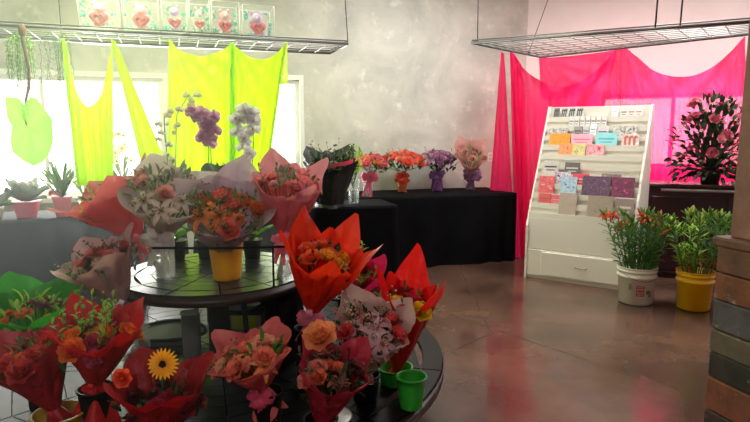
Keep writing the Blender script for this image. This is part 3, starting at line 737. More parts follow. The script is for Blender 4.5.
def lily_meshes(seed, lush):
    rs = random.Random(seed); H = rs.uniform(.58, .74); b = (rs.uniform(-.02, .02), rs.uniform(-.02, .02))
    st = MB(); pts = [Vector((b[0] * k * k, b[1] * k * k, H * k)) for k in [i / 6 for i in range(7)]]; st.tube(pts, [.0045, .0045, .004, .0038, .0034, .003, .0025], 6)
    lf = MB()
    for k in range(34 if lush else 24):
        u = rs.uniform(.42 if lush else .5, 1); p = Vector((b[0] * u * u, b[1] * u * u, H * u)); a = k * 2.4
        leaf(lf, rs.uniform(.06, .095), rs.uniform(.012, .018), Matrix.Translation(p) @ leafdir((math.cos(a), math.sin(a), rs.uniform(.3, 1.1)), rs.uniform(-.5, .5)), 0, .1)
    return st.mesh('lily_stalk', M_stem), lf.mesh('lily_leaves', M_leaf if lush else M_leafl if seed % 3 == 0 else M_leaf), pts[-1], H
def lily_stem(x, y, rad, a, rs, var, colour, label, group):
    ms, ml, tip, H = var
    lean = rad * rs.uniform(3.0, 4.0) ; M = Matrix.Translation((x + rad * math.cos(a) * .2, y + rad * math.sin(a) * .2, .03)) @ Matrix.Rotation(lean, 4, Vector((-math.sin(a), math.cos(a), 0))) @ Matrix.Rotation(rs.uniform(0, 6), 4, 'Z')
    t = thing('lily_stem', M.to_translation(), label, 'flower', group, M=M)
    put('stalk', ms, t); put('leaves', ml, t)
    for q in range(rs.choice((2, 3, 3))):
        an = q * 2.1 + rs.uniform(-.4, .4); s = rs.uniform(.8, 1.25)
        B = Matrix.Translation(tip - Vector((0, 0, .012 * q))) @ align((math.cos(an) * .6, math.sin(an) * .6, 1)) @ Matrix.Diagonal((s, s, s, 1))
        c = rs.choice(colour); kind = 'bud'
        if len(c) == 4: kind = 'lily'; B = B @ Matrix.Diagonal((.75, .75, .75, 1)); c = c[:3]
        put(kind if kind == 'bud' else 'lily_bloom', flower_mesh(kind, c), t, M=B)
    return t
rs = random.Random(5)
varsA = [lily_meshes(i, True) for i in range(5)]; varsB = [lily_meshes(20 + i, False) for i in range(5)]
GBUD, YBUD, OBUD, RBUD, OBL = (110, 150, 50), (185, 190, 70), (225, 110, 60), (190, 60, 50), (228, 82, 48, 1)
for i in range(24):
    a = i * 2.4; rad = .105 * math.sqrt((i + .5) / 24); left = math.cos(a) < -.1
    t = lily_stem(bx, by, rad, a, rs, varsA[i % 5], ([OBUD, RBUD, OBL, GBUD, GBUD] if (left and math.sin(a) < .6) or i in (3, 5) else [GBUD, GBUD, YBUD, OBUD]),
              'green leafy lily stem with orange buds in the white bucket' if left else 'green leafy lily stem in the white bucket', 'orange lily stems in the white bucket, left side' if left else 'lily stems in the white bucket')
for i in range(24):
    a = i * 2.4 + 1; rad = .10 * math.sqrt((i + .5) / 24)
    lily_stem(yx, yy, rad, a, rs, varsB[i % 5], [GBUD, YBUD, GBUD, (150, 165, 60)], 'lily stem with closed green buds in the yellow bucket', 'green bud lily stems in the yellow bucket')
# dry tangled lower leaves in the yellow bucket
mb = MB()
for i in range(60):
    a = rs.uniform(0, 2 * PI); r = .11 * math.sqrt(rs.random()); p = Vector((r * math.cos(a), r * math.sin(a), rs.uniform(.3, .42)))
    leaf(mb, rs.uniform(.05, .09), .012, Matrix.Translation(p) @ leafdir((math.cos(a) * .5, math.sin(a) * .5, rs.uniform(-.3, 1)), rs.uniform(-1, 1)))
o = mb.build('dry_leaves', mat('dry_leaf', srgb(170, 110, 40), .7, noise_amt=.4, noise_scale=14)); o.location = (yx, yy, 0)
tag(o, 'tangle of browned leaves around the stalks in the yellow bucket', 'dry leaves', kind='stuff')

# ------------------------------------------------------------------ dark cabinet and rose arrangement behind the buckets
M_maroon = mat('maroon_lacquer', srgb(52, 20, 26), .35, noise_amt=.3, noise_scale=3)
ca = atY(654, 183, 5.42); cb = atY(752, 184, 5.17); ca.z = cb.z = 0
cdir = (cb - ca).normalized(); crz = ang(cdir); CL = 1.35
t = thing('cabinet', Vector((ca.x, ca.y, 0)) + cdir * .62, 'low dark maroon cabinet with a grey front rail behind the lily buckets', 'cabinet', rz=crz)
mb = MB(); mb.rbox(-CL / 2, CL / 2, 0, .34, .06, .89, .006); mb.rbox(-CL / 2 + .03, CL / 2 - .03, .04, .32, 0, .06); mb.build('body', M_maroon, t)
mb = MB(); mb.rbox(-CL / 2 - .01, CL / 2 + .01, -.02, .35, .89, .92, .006); mb.build('top', mat('cabinet_top', srgb(66, 40, 42), .25), t)
for s in (-1, 1):
    mb = MB(); mb.rbox(min(s * .02, s * (CL / 2 - .03)), max(s * .02, s * (CL / 2 - .03)), -.014, 0, .1, .80, .004); d_ = mb.build('door', M_maroon, t)
    mb = MB(); mb.blob((s * .06, -.03, .5), .012, 0, 10, 6); mb.tube([(s * .06, -.014, .5), (s * .06, -.028, .5)], .005); mb.build('knob', M_steel, d_)
mb = MB(); mb.tube([(-.56, -.05, .865), (.2, -.05, .865)], .014, 12); mb.tube([(-.5, -.05, .865), (-.5, 0, .865)], .006); mb.tube([(.12, -.05, .865), (.12, 0, .865)], .006); mb.build('rail', mat('grey_rail', srgb(150, 140, 140), .3, .5), t)

def bush(label, px, py, Y, z0, H, rt, flowers, seed, lk='d', n=160, name='flower_arrangement', flow_up=.0):
    rs = random.Random(seed); p = atY(px, py, Y); t = thing(name, (p.x, p.y, z0), label, 'flower arrangement')
    pot = MB(); pot.lathe([(.005, 0), (.07, 0), (.09, .12), (.095, .13), (.085, .13), (.005, .11)], 24); pot.build('pot', mat('dark_pot', srgb(45, 40, 38), .5), t)
    lf = MB(); pts = []
    for i in range(n):
        u = rs.random() ** .6; a = rs.uniform(0, 2 * PI); el = rs.uniform(-.55, 1.45)
        d = Vector((math.cos(a) * math.cos(el) * rt, math.sin(a) * math.cos(el) * rt * .7, H * .35 + math.sin(el) * (H * .62))) ; q = Vector((0, 0, .12)).lerp(d, u)
        leaf(lf, rs.uniform(.05, .1), .038, Matrix.Translation(q) @ leafdir(d - Vector((0, 0, H * .3)) + Vector((rs.uniform(-.2, .2),) * 3), rs.uniform(-1, 1)))
        if i % 5 == 0: lf.tube([(0, 0, .1), tuple(q * .6 + Vector((0, 0, .05))), tuple(q)], .002, 4)
    lf.build('foliage', LEAFM[lk], t)
    order = []
    for f in flowers: order += [f] * f[2]
    rs.shuffle(order)
    for i, f in enumerate(order):
        a = -PI / 2 + rs.uniform(-1.9, 1.9); el = -.15 + 1.5 * (i + .5) / len(order)
        d = Vector((math.cos(a) * math.cos(el) * rt, math.sin(a) * math.cos(el) * rt * .7, H * .35 + math.sin(el) * H * .62)) * rs.uniform(.88, 1.03)
        s = f[3] * rs.uniform(.85, 1.15); put(f[0], flower_mesh(f[0], f[1]), t, M=Matrix.Translation(d) @ align(d - Vector((0, .1, H * .35)), rs.uniform(0, 6)) @ Matrix.Diagonal((s, s, s, 1)))
    return t
bush('tall arrangement of dusty pink roses and dark greenery on the maroon cabinet', 709, 188, 5.36, .92, .84, .39,
     [('rose', (212, 110, 130), 12, 1.25), ('rose', (232, 150, 160), 8, 1.0), ('carnation', (190, 70, 100), 8, .9), ('star', (225, 160, 160), 20, .9)], 4, 'd', 620)

# ------------------------------------------------------------------ plank counter on the right with a post
ko = Vector((1.235, 1.985, 0)); ca_ = ang(U)
t = thing('plank_counter', ko, 'counter clad in weathered multicoloured planks at the right edge', 'counter', rz=ca_)
cols = [(112, 74, 52), (126, 74, 44), (88, 82, 88), (96, 84, 66), (50, 44, 36), (122, 70, 48), (64, 46, 40), (130, 112, 92)]
pm = [noisewall('plank_%d' % i, [(.3, srgb(*[int(v * .7) for v in c])), (.52, srgb(*c)), (.75, srgb(*[min(255, int(v * 1.25)) for v in c]))], 9, .3, .7, (22, .6, .7, srgb(150, 138, 120))) for i, c in enumerate(cols)]
kb = MB(); rs = random.Random(3); z = 1.0; i = 0; LC = 1.55; WC = .85
while z > .02:
    hh = rs.uniform(.085, .125); z0 = max(.004, z - hh + .005); j = rs.uniform(0, .006)
    kb.rbox(-.012 - j, .012, -LC, .0, z0, z, .004, i % 8)                    # left face
    kb.rbox(.012, WC, -.012, .012 + j, z0, z, .004, (i + 3) % 8)            # far face
    kb.rbox(.012, WC, -LC, -LC + .015, z0, z, .004, (i + 5) % 8)
    z -= hh; i += 1
kb.box(.012, WC, -LC + .015, -.012, .01, 1.0, 4); kb.build('plank_cladding', pm, t)
kb = MB(); kb.rbox(-.022, WC + .02, -LC - .02, .022, 1.0, 1.035, .008); kb.build('worktop', pm[0], t)
M_post = noisewall('post_wood', [(.3, srgb(120, 82, 66)), (.55, srgb(150, 106, 88)), (.75, srgb(176, 134, 114))], 6, .2, .6)
kb = MB(); kb.rbox(.02, .12, -.12, -.015, 1.036, CEIL - .002, .004); o = kb.build('wooden_post', M_post); o.matrix_world = fr(ko, ca_); tag(o, 'pinkish brown square wooden post rising from the plank counter', 'post')
kb = MB(); kb.rbox(.045, .07, -.6, -.121, 1.036, 2.3, .004); o = kb.build('wooden_screen', mat('screen_wood', srgb(92, 32, 26), .4, noise_amt=.3, noise_scale=5)); o.matrix_world = fr(ko, ca_); tag(o, 'dark red wooden screen board beside the post on the plank counter', 'screen')

# ------------------------------------------------------------------ tiered round flower stand
SC = Vector((-.79, 2.77, 0))
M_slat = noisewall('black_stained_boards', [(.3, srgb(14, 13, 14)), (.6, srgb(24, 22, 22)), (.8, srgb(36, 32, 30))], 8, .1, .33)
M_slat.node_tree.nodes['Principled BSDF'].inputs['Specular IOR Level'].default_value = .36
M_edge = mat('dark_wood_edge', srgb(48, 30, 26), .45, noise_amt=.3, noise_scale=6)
M_slat_shaded = noisewall('black_boards_shaded', [(.3, srgb(10, 10, 11)), (.6, srgb(17, 16, 16)), (.8, srgb(26, 23, 22))], 8, .1, .33)  # darker, duller copy of the boards with the shade put into the colour
M_slat_shaded.node_tree.nodes['Principled BSDF'].inputs['Specular IOR Level'].default_value = .17
stand = thing('tiered_stand', SC, 'two tier round black slatted display stand carrying the bouquets', 'display stand')
def disc(name, z, r, th=.035, board=.09, sides=12):
    mb = MB(); k = 0; r1 = r
    while r1 > .02:
        r0 = max(0.0, r1 - board)
        for i in range(sides):
            a0, a1 = 2 * PI * i / sides + .3, 2 * PI * (i + 1) / sides + .3; nn = 4 if k == 0 else 1; g = .004
            for j in range(nn):
                b0 = a0 + (a1 - a0) * j / nn; b1_ = a0 + (a1 - a0) * (j + 1) / nn
                if nn > 1 or True:
                    ro_, ri = r1 - .0025, r0 + .0025
                    e0, e1 = (g / max(ro_, .05) if j == 0 else 0), (g / max(ro_, .05) if j == nn - 1 else 0)
                    P4 = [(ri * math.cos(b0 + e0), ri * math.sin(b0 + e0)), (ro_ * math.cos(b0 + e0), ro_ * math.sin(b0 + e0)), (ro_ * math.cos(b1_ - e1), ro_ * math.sin(b1_ - e1)), (ri * math.cos(b1_ - e1), ri * math.sin(b1_ - e1))]
                    mb.add([(x, y, z - th * .6) for x, y in P4] + [(x, y, z) for x, y in P4], [(4, 5, 6, 7), (3, 2, 1, 0), (0, 1, 5, 4), (1, 2, 6, 5), (2, 3, 7, 6), (3, 0, 4, 7)])
        r1 = r0; k += 1
    d = mb.build(name, M_slat if name == 'top_tier' else M_slat_shaded, stand)
    mb = MB(); mb.lathe([(r - .03, z - th * .6 - .001), (r, z - th * .6), (r + .004, z - .006), (r + .004, z - th * 1.3), (r - .03, z - th * 1.3), (r - .03, z - th * .6 - .001)], 72); mb.build('rim', M_edge, d)
    return d
ZT, ZW = .72, .30
disc('top_tier', ZT, .46, .04, .075); disc('lower_tier', ZW, 1.13, .05, .1)
mb = MB(); mb.lathe([(.11, .0), (.11, .03), (.06, .05), (.055, .25)], 24); mb.lathe([(.055, ZW), (.05, ZT - .08), (.12, ZT - .03)], 24); mb.build('post', M_black, stand)
for i in range(5):
    a = 2 * PI * i / 5 + .2; mb = MB(); mb.tube([(.95 * math.cos(a), .95 * math.sin(a), 0.002), (.95 * math.cos(a), .95 * math.sin(a), ZW - .035)], .03, 8); mb.build('leg', M_black, stand)
for i in range(4):
    a = 2 * PI * i / 4 + .6; mb = MB(); mb.tube([(.40 * math.cos(a), .40 * math.sin(a), ZW + .001), (.34 * math.cos(a), .34 * math.sin(a), ZT - .03)], .012, 8); mb.build('leg', M_black, stand)
mb = MB()
def backing(u, v): a = R(-35 + 150 * u); r = .425 + .008 * math.sin(u * 60) * v; return (r * math.cos(a), r * math.sin(a), ZT - .055 - (ZT - .055 - ZW - .004) * v)
mb.grid(backing, 90, 6); mb.build('dark_backing', M_black, stand)  # black sheet added to keep the view under the top tier dark
g0, g1 = atY(152, 248, 2.42) - SC, atY(303, 246, 2.5) - SC
mb = MB(); mb.tube([g0, g0.lerp(g1, .5) + Vector((0, -.03, 0)), g1], .006, 6)
for u in (.80, 1.0):
    p = g0.lerp(g1, u) + Vector((0, -.03 * 4 * u * (1 - u), 0)); mb.tube([p, Vector((p.x, p.y, ZT + .0))], .005, 6)
mb.build('guard_rail', M_black, stand)
# lightweight things lying on the lower tier below the top disc
p = atH(238, 334, ZW); t = thing('carton', p + Vector((0, .06, 0)), 'small beige carton with a lime label under the top tier', 'box')
mb = MB(); mb.rbox(-.13, .13, -.06, .06, .002, .12); mb.build('box_body', mat('carton_beige', srgb(176, 168, 150), .8, noise_amt=.1), t)
mb = MB(); mb.box(-.03, .10, -.0625, -.0602, .03, .105); mb.build('label_patch', mat('lime_label', srgb(190, 215, 30), .5), t)
mb = MB(); mb.box(-.131, .131, -.063, .061, .108, .121); mb.build('lid_band', M_black, t)
p = atH(238, 334, ZW); t = thing('serving_dish', (p.x, p.y + .06, ZW + .1215), 'pale oval dish on the beige carton under the top tier', 'dish')
mb = MB(); mb.lathe([(.01, 0), (.06, .002), (.10, .03), (.104, .032), (.098, .03), (.058, .006), (.01, .005)], 28, M=Matrix.Diagonal((1.15, .6, 1, 1))); mb.build('bowl', mat('dish_white', srgb(200, 196, 190), .3), t)
p = atH(166, 348, ZW); t = thing('basket_tray', p + Vector((-.0, .07, 0)), 'black rimmed grey leaf shaped tray lying on the lower tier', 'tray', rz=.2)
def lf_(r, z, a): return (r * 1.45 * math.cos(a) * (1 + .35 * max(0, -math.cos(a)) ** 3), r * .8 * math.sin(a), z + .04 * max(0, math.sin(a)) * (r > .09))
mb = MB(); mb.lathe([(.01, .004), (.09, .004), (.125, .05), (.12, .05), (.085, .01), (.01, .01)], 36, fn=lf_); mb.build('tray_body', mat('tray_grey', srgb(92, 92, 94), .5), t)
mb = MB(); ring = [lf_(.124, .052, 2 * PI * k / 36) for k in range(37)]; mb.tube(ring, .009, 6); mb.build('rim', M_black, t)

# ------------------------------------------------------------------ bouquets on the stand
def vase_under(p, z0, h, r0, r1, m, label, **k): return vase(label, p.x, p.y, z0, h, r0, r1, m, **k)
OR, PK, PE, RD_, WH, YL, DP, LV, HP, CR = (242, 120, 40), (236, 140, 150), (240, 160, 130), (196, 30, 40), (238, 232, 222), (244, 196, 30), (160, 40, 70), (205, 160, 210), (236, 70, 130), (238, 224, 190)
M_ypot = mat('yellow_pot', srgb(228, 164, 10), .45, noise_amt=.08); M_gpot = mat('green_pot', srgb(40, 150, 40), .4); M_bpot = mat('black_pot', srgb(11, 11, 12), .5, spec=.2); M_opot = mat('olive_pot', srgb(170, 140, 50), .4); M_grey = mat('smoke_glass', srgb(120, 125, 125), .15, trans=.35)
M_lav = mat('sheer', (1, 1, 1))

# 1 orange roses in lavender paper, in the yellow pot
yp = atH(223, 283, ZT); yc = yp + Vector((0, .075, 0))
vase('yellow pot holding the orange bouquet at the front of the top tier', yc.x, yc.y, ZT, .195, .062, .082, M_ypot, 'flower_pot', 'pot')
bouquet('orange and coral roses in lavender paper standing in the yellow pot', (223, 247), (227, 203), 84, yc.y, (198, 172, 190), [('rose', (232, 112, 100), 4, 1.35), ('rose', (240, 140, 80), 2, 1.2), ('lily', (250, 150, 60), 3, 1.1), ('carnation', (240, 140, 80), 2, 1.1)],
        st=.17, tail=0, seed=11, Yo=yc.y - .10, tl=.45, tr=.12, corner=.6, back=.7, ph=PI/4, upz=.7, nleaf=70, sprig=[((110, 140, 60), 6, 'leaf', .0, .08)], tierad=.05)
# 2 white and blush lilies in white paper with white bow, glass vase
bouquet('pale lilies and greenery in white paper with a white bow, left on the top tier', (165, 233), (168, 188), 84, 2.62, (226, 214, 208), [('lily', (238, 220, 205), 5, .95), ('rose', (236, 170, 160), 3, 1), ('carnation', (240, 225, 210), 3, 1)],
        st=.28, tail=.05, seed=12, bowc=(226, 220, 220), bsize=.075, Yo=2.52, tl=.45, corner=.4, back=.3, upz=.86, spread=.85, nleaf=60, leaf_kind='y', sprig=[((150, 170, 130), 9, 'leaf', .02, .1), (CR, 4, 'berry', .02, .08)])
p = atY(165, 262, 2.62); vase('clear glass cylinder vase under the pale lily bouquet', p.x, p.y, ZT, .19, .045, .048, M_glass, 'glass_vase', water=True)
# 3 pink lilies in pale pink paper with pink bow
bouquet('pink petalled bouquet in blush paper with a pink bow, right side of the top tier', (284, 237), (290, 177), 74, 2.6, (236, 150, 160), [('lily', (246, 160, 160), 5, 1.0), ('rose', (244, 150, 150), 5, 1.05), ('carnation', (246, 190, 185), 3, 1)],
        st=.28, tail=.07, seed=13, bowc=(236, 120, 150), bsize=.05, Yo=2.56, tl=.5, corner=.5, back=.4, upz=.8, nleaf=20, leaf_kind='y', sprig=[((140, 130, 120), 8, 'leaf', .03, .12)])
p = atY(285, 262, 2.6); vase('slim clear glass vase under the blush pink bouquet', p.x, p.y, ZT, .16, .03, .034, M_glass, 'glass_vase', water=True)
# 4 salmon cone leaning left
bouquet('salmon pink paper cone with orange flowers leaning left over the stand', (138, 238), (104, 189), 90, 2.68, (232, 110, 120), [('rose', (244, 150, 90), 4, 1), ('carnation', (246, 200, 120), 4, 1), ('lily', (240, 225, 190), 2, .8)],
        st=.24, tail=.06, seed=14, bowc=(230, 120, 140), bsize=.045, Yo=2.64, tl=.5, tr=.05, corner=.5, back=.1, upz=.72, nleaf=26, sprig=[((190, 200, 110), 5, 'leaf', .02, .12)])
# 6 green and pink folded wrap behind the yellow pot bouquet
bouquet('small bouquet in dusky green paper with a pink edge behind the orange roses', (228, 205), (226, 172), 50, 2.98, (98, 122, 92), [('rose', (200, 110, 120), 3, 1), ('carnation', (190, 90, 110), 3, .9)],
        st=.2, tail=.03, seed=15, corner=.3, back=.4, nleaf=26, Yo=2.95, bowc=(220, 90, 110), bsize=.035)
p = atY(229, 215, 2.98); vase('black vase hidden behind the orange rose bouquet', p.x, p.y, ZT, .22, .05, .055, M_bpot)

# orchids in pots
def orchid(label, base, Y, spikes, seed):
    rs = random.Random(seed); p = atY(*base, Y); t = thing('orchid', (p.x, p.y, ZT), label, 'orchid')
    mb = MB(); mb.lathe([(.004, .0), (.04, .0), (.055, .1), (.058, .105), (.05, .105), (.045, .09), (.004, .09)], 20); mb.build('pot', mat('dark_orchid_pot', srgb(40, 40, 42), .4), t)
    mb = MB()
    for k in range(6): leaf(mb, .17, .055, Matrix.Translation((0, 0, .1)) @ leafdir((math.cos(k * 1.05 + .3), math.sin(k * 1.05 + .3), .55), 0), 0, .25)
    mb.build('leaves', M_leaf, t)
    for (pts, c, n, s) in spikes:
        W_ = [Vector((0, 0, .1))] + [atY(a, b, Y) - t.location for a, b in pts]; W_ = [W_[0]] + [q + Vector((0, rs.uniform(-.02, .02), 0)) for q in W_[1:]]
        mb = MB(); mb.tube(W_, .0028, 6); mb.build('spike', M_stem, t)
        tot = len(W_) - 1
        for i in range(n):
            u = .46 + .54 * (i + .5) / n; x = u * tot; j = min(int(x), tot - 1); q = W_[j].lerp(W_[j + 1], x - j) + Vector((rs.uniform(-.034, .034), -.02 + rs.uniform(-.02, .01), rs.uniform(-.02, .02)))
            k = s * (1.1 - .35 * u) * rs.uniform(.85, 1.1); M = Matrix.Translation(q) @ align((rs.uniform(-.7, .7), -1, rs.uniform(-.2, .3)), rs.uniform(-.4, .4)) @ Matrix.Diagonal((k, k, k, 1)); put('orchid_bloom', flower_mesh('orchid', c), t, M=M)
    return t
orchid('cream orchid with an arching spike, leftmost of the orchids', (176, 235), 3.02, [([(176, 190), (175, 150), (176, 115), (188, 97), (203, 96)], (236, 232, 200), 10, .62), ([(170, 190), (168, 160), (166, 138), (164, 118)], (228, 224, 205), 7, .6)], 1)
orchid('lilac pink orchid with dense blooms between the cream and white orchids', (206, 235), 3.05, [([(206, 190), (208, 150), (207, 128), (200, 116), (192, 112)], (228, 180, 212), 15, 1.05), ([(212, 190), (211, 140), (213, 122), (219, 118)], (222, 168, 206), 11, 1.0)], 2)
orchid('white orchid with large round blooms, rightmost of the orchids', (252, 235), 3.05, [([(252, 190), (253, 150), (254, 128), (252, 114), (244, 112), (236, 122)], (246, 246, 246), 15, 1.15), ([(248, 190), (247, 165), (245, 140), (240, 130)], (240, 240, 242), 8, 1.0)], 3)

# lower tier
def lowb(label, tie, opening, width, Y, paper, flowers, vcol, vlabel, vr=(.05, .06), **k):
    p = atY(*tie, Y); hv = max(.08, p.z - ZW - .012)
    stl = hv - .02 if 'st' not in k else k.pop('st')
    t = bouquet(label, tie, opening, width, Y, paper, flowers, st=stl, **k)
    b = t[2]; vase(vlabel, (b.x + p.x) / 2, (b.y + p.y) / 2, ZW, hv * .93, vr[0], vr[1], vcol, 'glass_vase' if vcol in (M_glass, M_grey) else 'vase', water=vcol == M_glass)
    return t
lowb('dusty pink roses in beige pink paper below the salmon cone, left side', (122, 303), (96, 252), 78, 2.35, (206, 164, 162), [('rose', (220, 120, 120), 5, 1), ('rose', (206, 90, 100), 3, .9), ('carnation', (214, 176, 160), 4, .9)], M_glass, 'clear glass vase under the dusty pink rose bouquet',
     vr=(.042, .045), seed=21, tail=.04, Yo=2.31, bowc=(226, 222, 220), bsize=.04, nleaf=30, leaf_kind='y', sprig=[((120, 70, 70), 5, 'berry', .02, .1), ((205, 190, 170), 10, 'berry', 0, .07)], corner=.4)
lowb('bright green paper wrap with small mixed flowers at the left edge', (40, 362), (34, 296), 88, 2.15, (62, 168, 50), [('carnation', (150, 90, 110), 3, 1), ('rose', (230, 120, 60), 3, .8), ('carnation', (240, 130, 60), 3, .8)], M_bpot, 'black vase under the bright green wrap',
     seed=22, tail=.03, Yo=2.12, nleaf=30, corner=.4, upz=.64, leaf_kind='l', sprig=[((130, 170, 60), 3, 'leaf', .03, .1)], tl=.45)
lowb('dark red paper wrap with red roses at the lower left corner', (54, 408), (26, 344), 84, 1.88, (176, 28, 48), [('rose', (200, 60, 60), 5, 1.05), ('rose', (226, 110, 70), 3, .9), ('carnation', (140, 30, 50), 3, .9)], M_opot, 'wide olive yellow pot at the bottom left under the dark red wrap',
     vr=(.07, .085), seed=23, tail=.05, Yo=1.85, nleaf=24, tl=.25, sprig=[((180, 60, 70), 6, 'leaf', .0, .05)], corner=.3)
lowb('red paper bouquet with green curling sprigs and orange roses, centre left front', (97, 383), (97, 324), 88, 1.92, (206, 24, 30), [('rose', (240, 120, 50), 4, 1.1), ('carnation', (170, 60, 90), 4, 1), ('rose', (190, 60, 90), 3, .9)], M_bpot, 'black vase between the red wraps at the lower left',
     seed=24, tail=.16, Yo=1.89, upz=.62, nleaf=22, sprig=[((150, 190, 60), 9, 'leaf', .05, .14), ((140, 190, 70), 6, 'berry', .06, .13, .007)], corner=.5, back=.15, bowc=(200, 30, 36), bsize=.03)
lowb('deep red wrap topped by one large yellow gerbera', (162, 442), (160, 378), 96, 1.80, (166, 10, 22), [('rose', (150, 20, 50), 4, 1), ('carnation', (120, 30, 40), 6, 1)], M_bpot, 'black vase under the yellow gerbera bouquet',
     seed=25, tail=0, st=.1, Yo=1.77, nleaf=20, leaf_kind='d', sprig=[((150, 30, 50), 8, 'berry', .0, .04)], corner=.45, back=.05, upz=.48)
bpy.context.view_layer.update()
t = bpy.data.objects.get('wrapped_bouquet.009') or None
gb = [o for o in col.objects if o.get('label', '').startswith('deep red wrap topped')][0]
for (px, py, Y, kind, c, c2, s) in ((163, 364, 1.64, 'gerbera', (250, 180, 10), (60, 30, 15), .95), (124, 377, 1.66, 'rose', (240, 90, 50), None, .75)):
    q = atY(px, py, Y); M = gb.matrix_world.inverted() @ Matrix.Translation(q) @ align((.05, -1, .25)) @ Matrix.Diagonal((s, s, s, 1)); put(kind, flower_mesh(kind, c, c2), gb, M=M)
lowb('peach and pink bouquet in coral paper with a rose pink bow, front centre', (262, 388), (250, 350), 84, 1.98, (222, 104, 104), [('rose', (236, 130, 110), 4, 1), ('carnation', (240, 150, 130), 4, 1), ('lily', (240, 150, 90), 2, .75), ('rose', (244, 180, 160), 3, 1)], M_bpot, 'black vase under the coral paper bouquet',
     seed=26, tail=.1, Yo=1.94, upz=.66, nleaf=16, tl=.35, bowc=(214, 80, 110), bsize=.05, corner=.5, back=.12, sprig=[((190, 90, 80), 8, 'berry', .0, .05)], wave=.09)
p = atH(190, 366, ZW); vase('tall smoke grey glass cylinder standing behind the gerbera bouquet', p.x, p.y + .04, ZW, .25, .042, .045, M_grey, 'glass_vase')
lowb('dark pink wrap with orange and pink blossoms at the bottom centre', (322, 424), (336, 360), 78, 1.92, (178, 40, 62), [('rose', (222, 110, 80), 3, .8), ('rose', (220, 130, 120), 3, .85), ('carnation', (120, 50, 50), 4, 1), ('star', (200, 120, 90), 5, 1)], M_bpot, 'black vase under the dark pink wrap at the bottom centre',
     seed=27, tail=.03, Yo=1.86, nleaf=44, leaf_kind='d', corner=.35, back=.2, sprig=[((110, 70, 50), 10, 'leaf', .0, .05)])
bpy.context.view_layer.update()
gb = [o for o in col.objects if o.get('label', '').startswith('dark pink wrap with orange')][0]
q = atY(322, 340, 1.86); put('rose', flower_mesh('rose', (238, 150, 100)), gb, M=gb.matrix_world.inverted() @ Matrix.Translation(q) @ align((-.2, -.6, .8)) @ Matrix.Diagonal((1.5, 1.5, 1.5, 1)))
p = atH(330, 420, ZW); t = thing('plate', (p.x, p.y + .0, ZW + .001), 'white plate rim showing under the dark pink wrap at the bottom', 'plate')
mb = MB(); mb.lathe([(.01, .004), (.055, .004), (.085, .014), (.087, .016), (.08, .014), (.05, .008), (.01, .008)], 36); mb.build('plate_body', mat('dish_white', srgb(200, 196, 190), .3), t)
lowb('pink lilies and coral roses in beige paper on the right of the stand', (366, 372), (372, 318), 82, 2.22, (206, 172, 164), [('lily', (238, 190, 196), 5, .95), ('rose', (226, 80, 80), 3, 1), ('carnation', (226, 150, 140), 5, .9), ('star', (236, 200, 190), 5, 1)], M_bpot, 'black vase under the pink lily bouquet',
     seed=28, tail=.04, Yo=2.1, nleaf=40, leaf_kind='d', sprig=[(CR, 5, 'berry', .03, .1), ((225, 160, 150), 10, 'berry', .0, .06)], corner=.3, back=.1, bowc=(232, 232, 232), bsize=.03)
lowb('tall red paper bouquet with a yellow rose at the right end of the stand', (396, 370), (409, 294), 62, 2.38, (224, 28, 22), [('rose', (240, 200, 40), 2, 1.2), ('carnation', (150, 40, 40), 4, 1), ('rose', (200, 40, 60), 3, 1), ('star', (190, 180, 60), 4, 1)], M_gpot, 'green pot on the lower tier under the tall red bouquet',
     vr=(.062, .075), seed=29, tail=.04, Yo=2.32, nleaf=26, tl=.4, corner=.8, back=.2, upz=.8, nsq=3, ph=.4, sprig=[((60, 110, 50), 5, 'leaf', .02, .08)])
p = atH(412, 414, ZW); vase('empty bright green pot by the rim of the lower tier', p.x, p.y + .055, ZW, .13, .045, .058, M_gpot, 'flower_pot', 'pot')
bouquet('large orange red paper bouquet with yellow and orange roses, right of centre', (312, 312), (326, 252), 84, 2.32, (240, 54, 22), [('rose', (236, 160, 50), 3, .9), ('rose', (240, 100, 60), 4, 1), ('carnation', (200, 130, 50), 4, .85), ('star', (210, 150, 50), 4, 1)],
        st=.30, tail=.05, seed=30, Yo=2.24, tl=.4, corner=.75, back=.2, upz=.78, spread=.55, ph=.5, bowc=(214, 120, 140), bsize=.055, nleaf=20, leaf_kind='d', nsq=5)
p = atY(308, 320, 2.34); vase('tall black vase under the large orange red bouquet', p.x, p.y, ZW, .27, .05, .055, M_bpot)
lowb('small hot pink wrapped bouquet behind the orange red one', (362, 320), (362, 272), 48, 2.75, (214, 30, 90), [('rose', (190, 30, 60), 4, 1), ('carnation', (220, 110, 90), 3, .9), ('star', (225, 130, 140), 5, 1)], M_bpot, 'black vase under the hot pink wrapped bouquet',
     seed=31, tail=.03, Yo=2.68, nleaf=24, sprig=[((150, 190, 70), 4, 'leaf', .04, .12)], corner=.5)
bouquet('small loose posy of mauve and white lisianthus behind the orange red bouquet', (346, 290), (345, 240), 36, 2.85, None, [('rose', (236, 226, 232), 3, .8), ('rose', (180, 130, 190), 3, .8), ('star', (236, 200, 215), 3, 1)],
        st=.2, seed=32, nleaf=18, sprig=[((150, 190, 70), 3, 'leaf', .0, .08)])
p = atY(346, 300, 2.85); vase('black vase holding the lisianthus posy', p.x, p.y, ZW, .25, .04, .045, M_bpot)

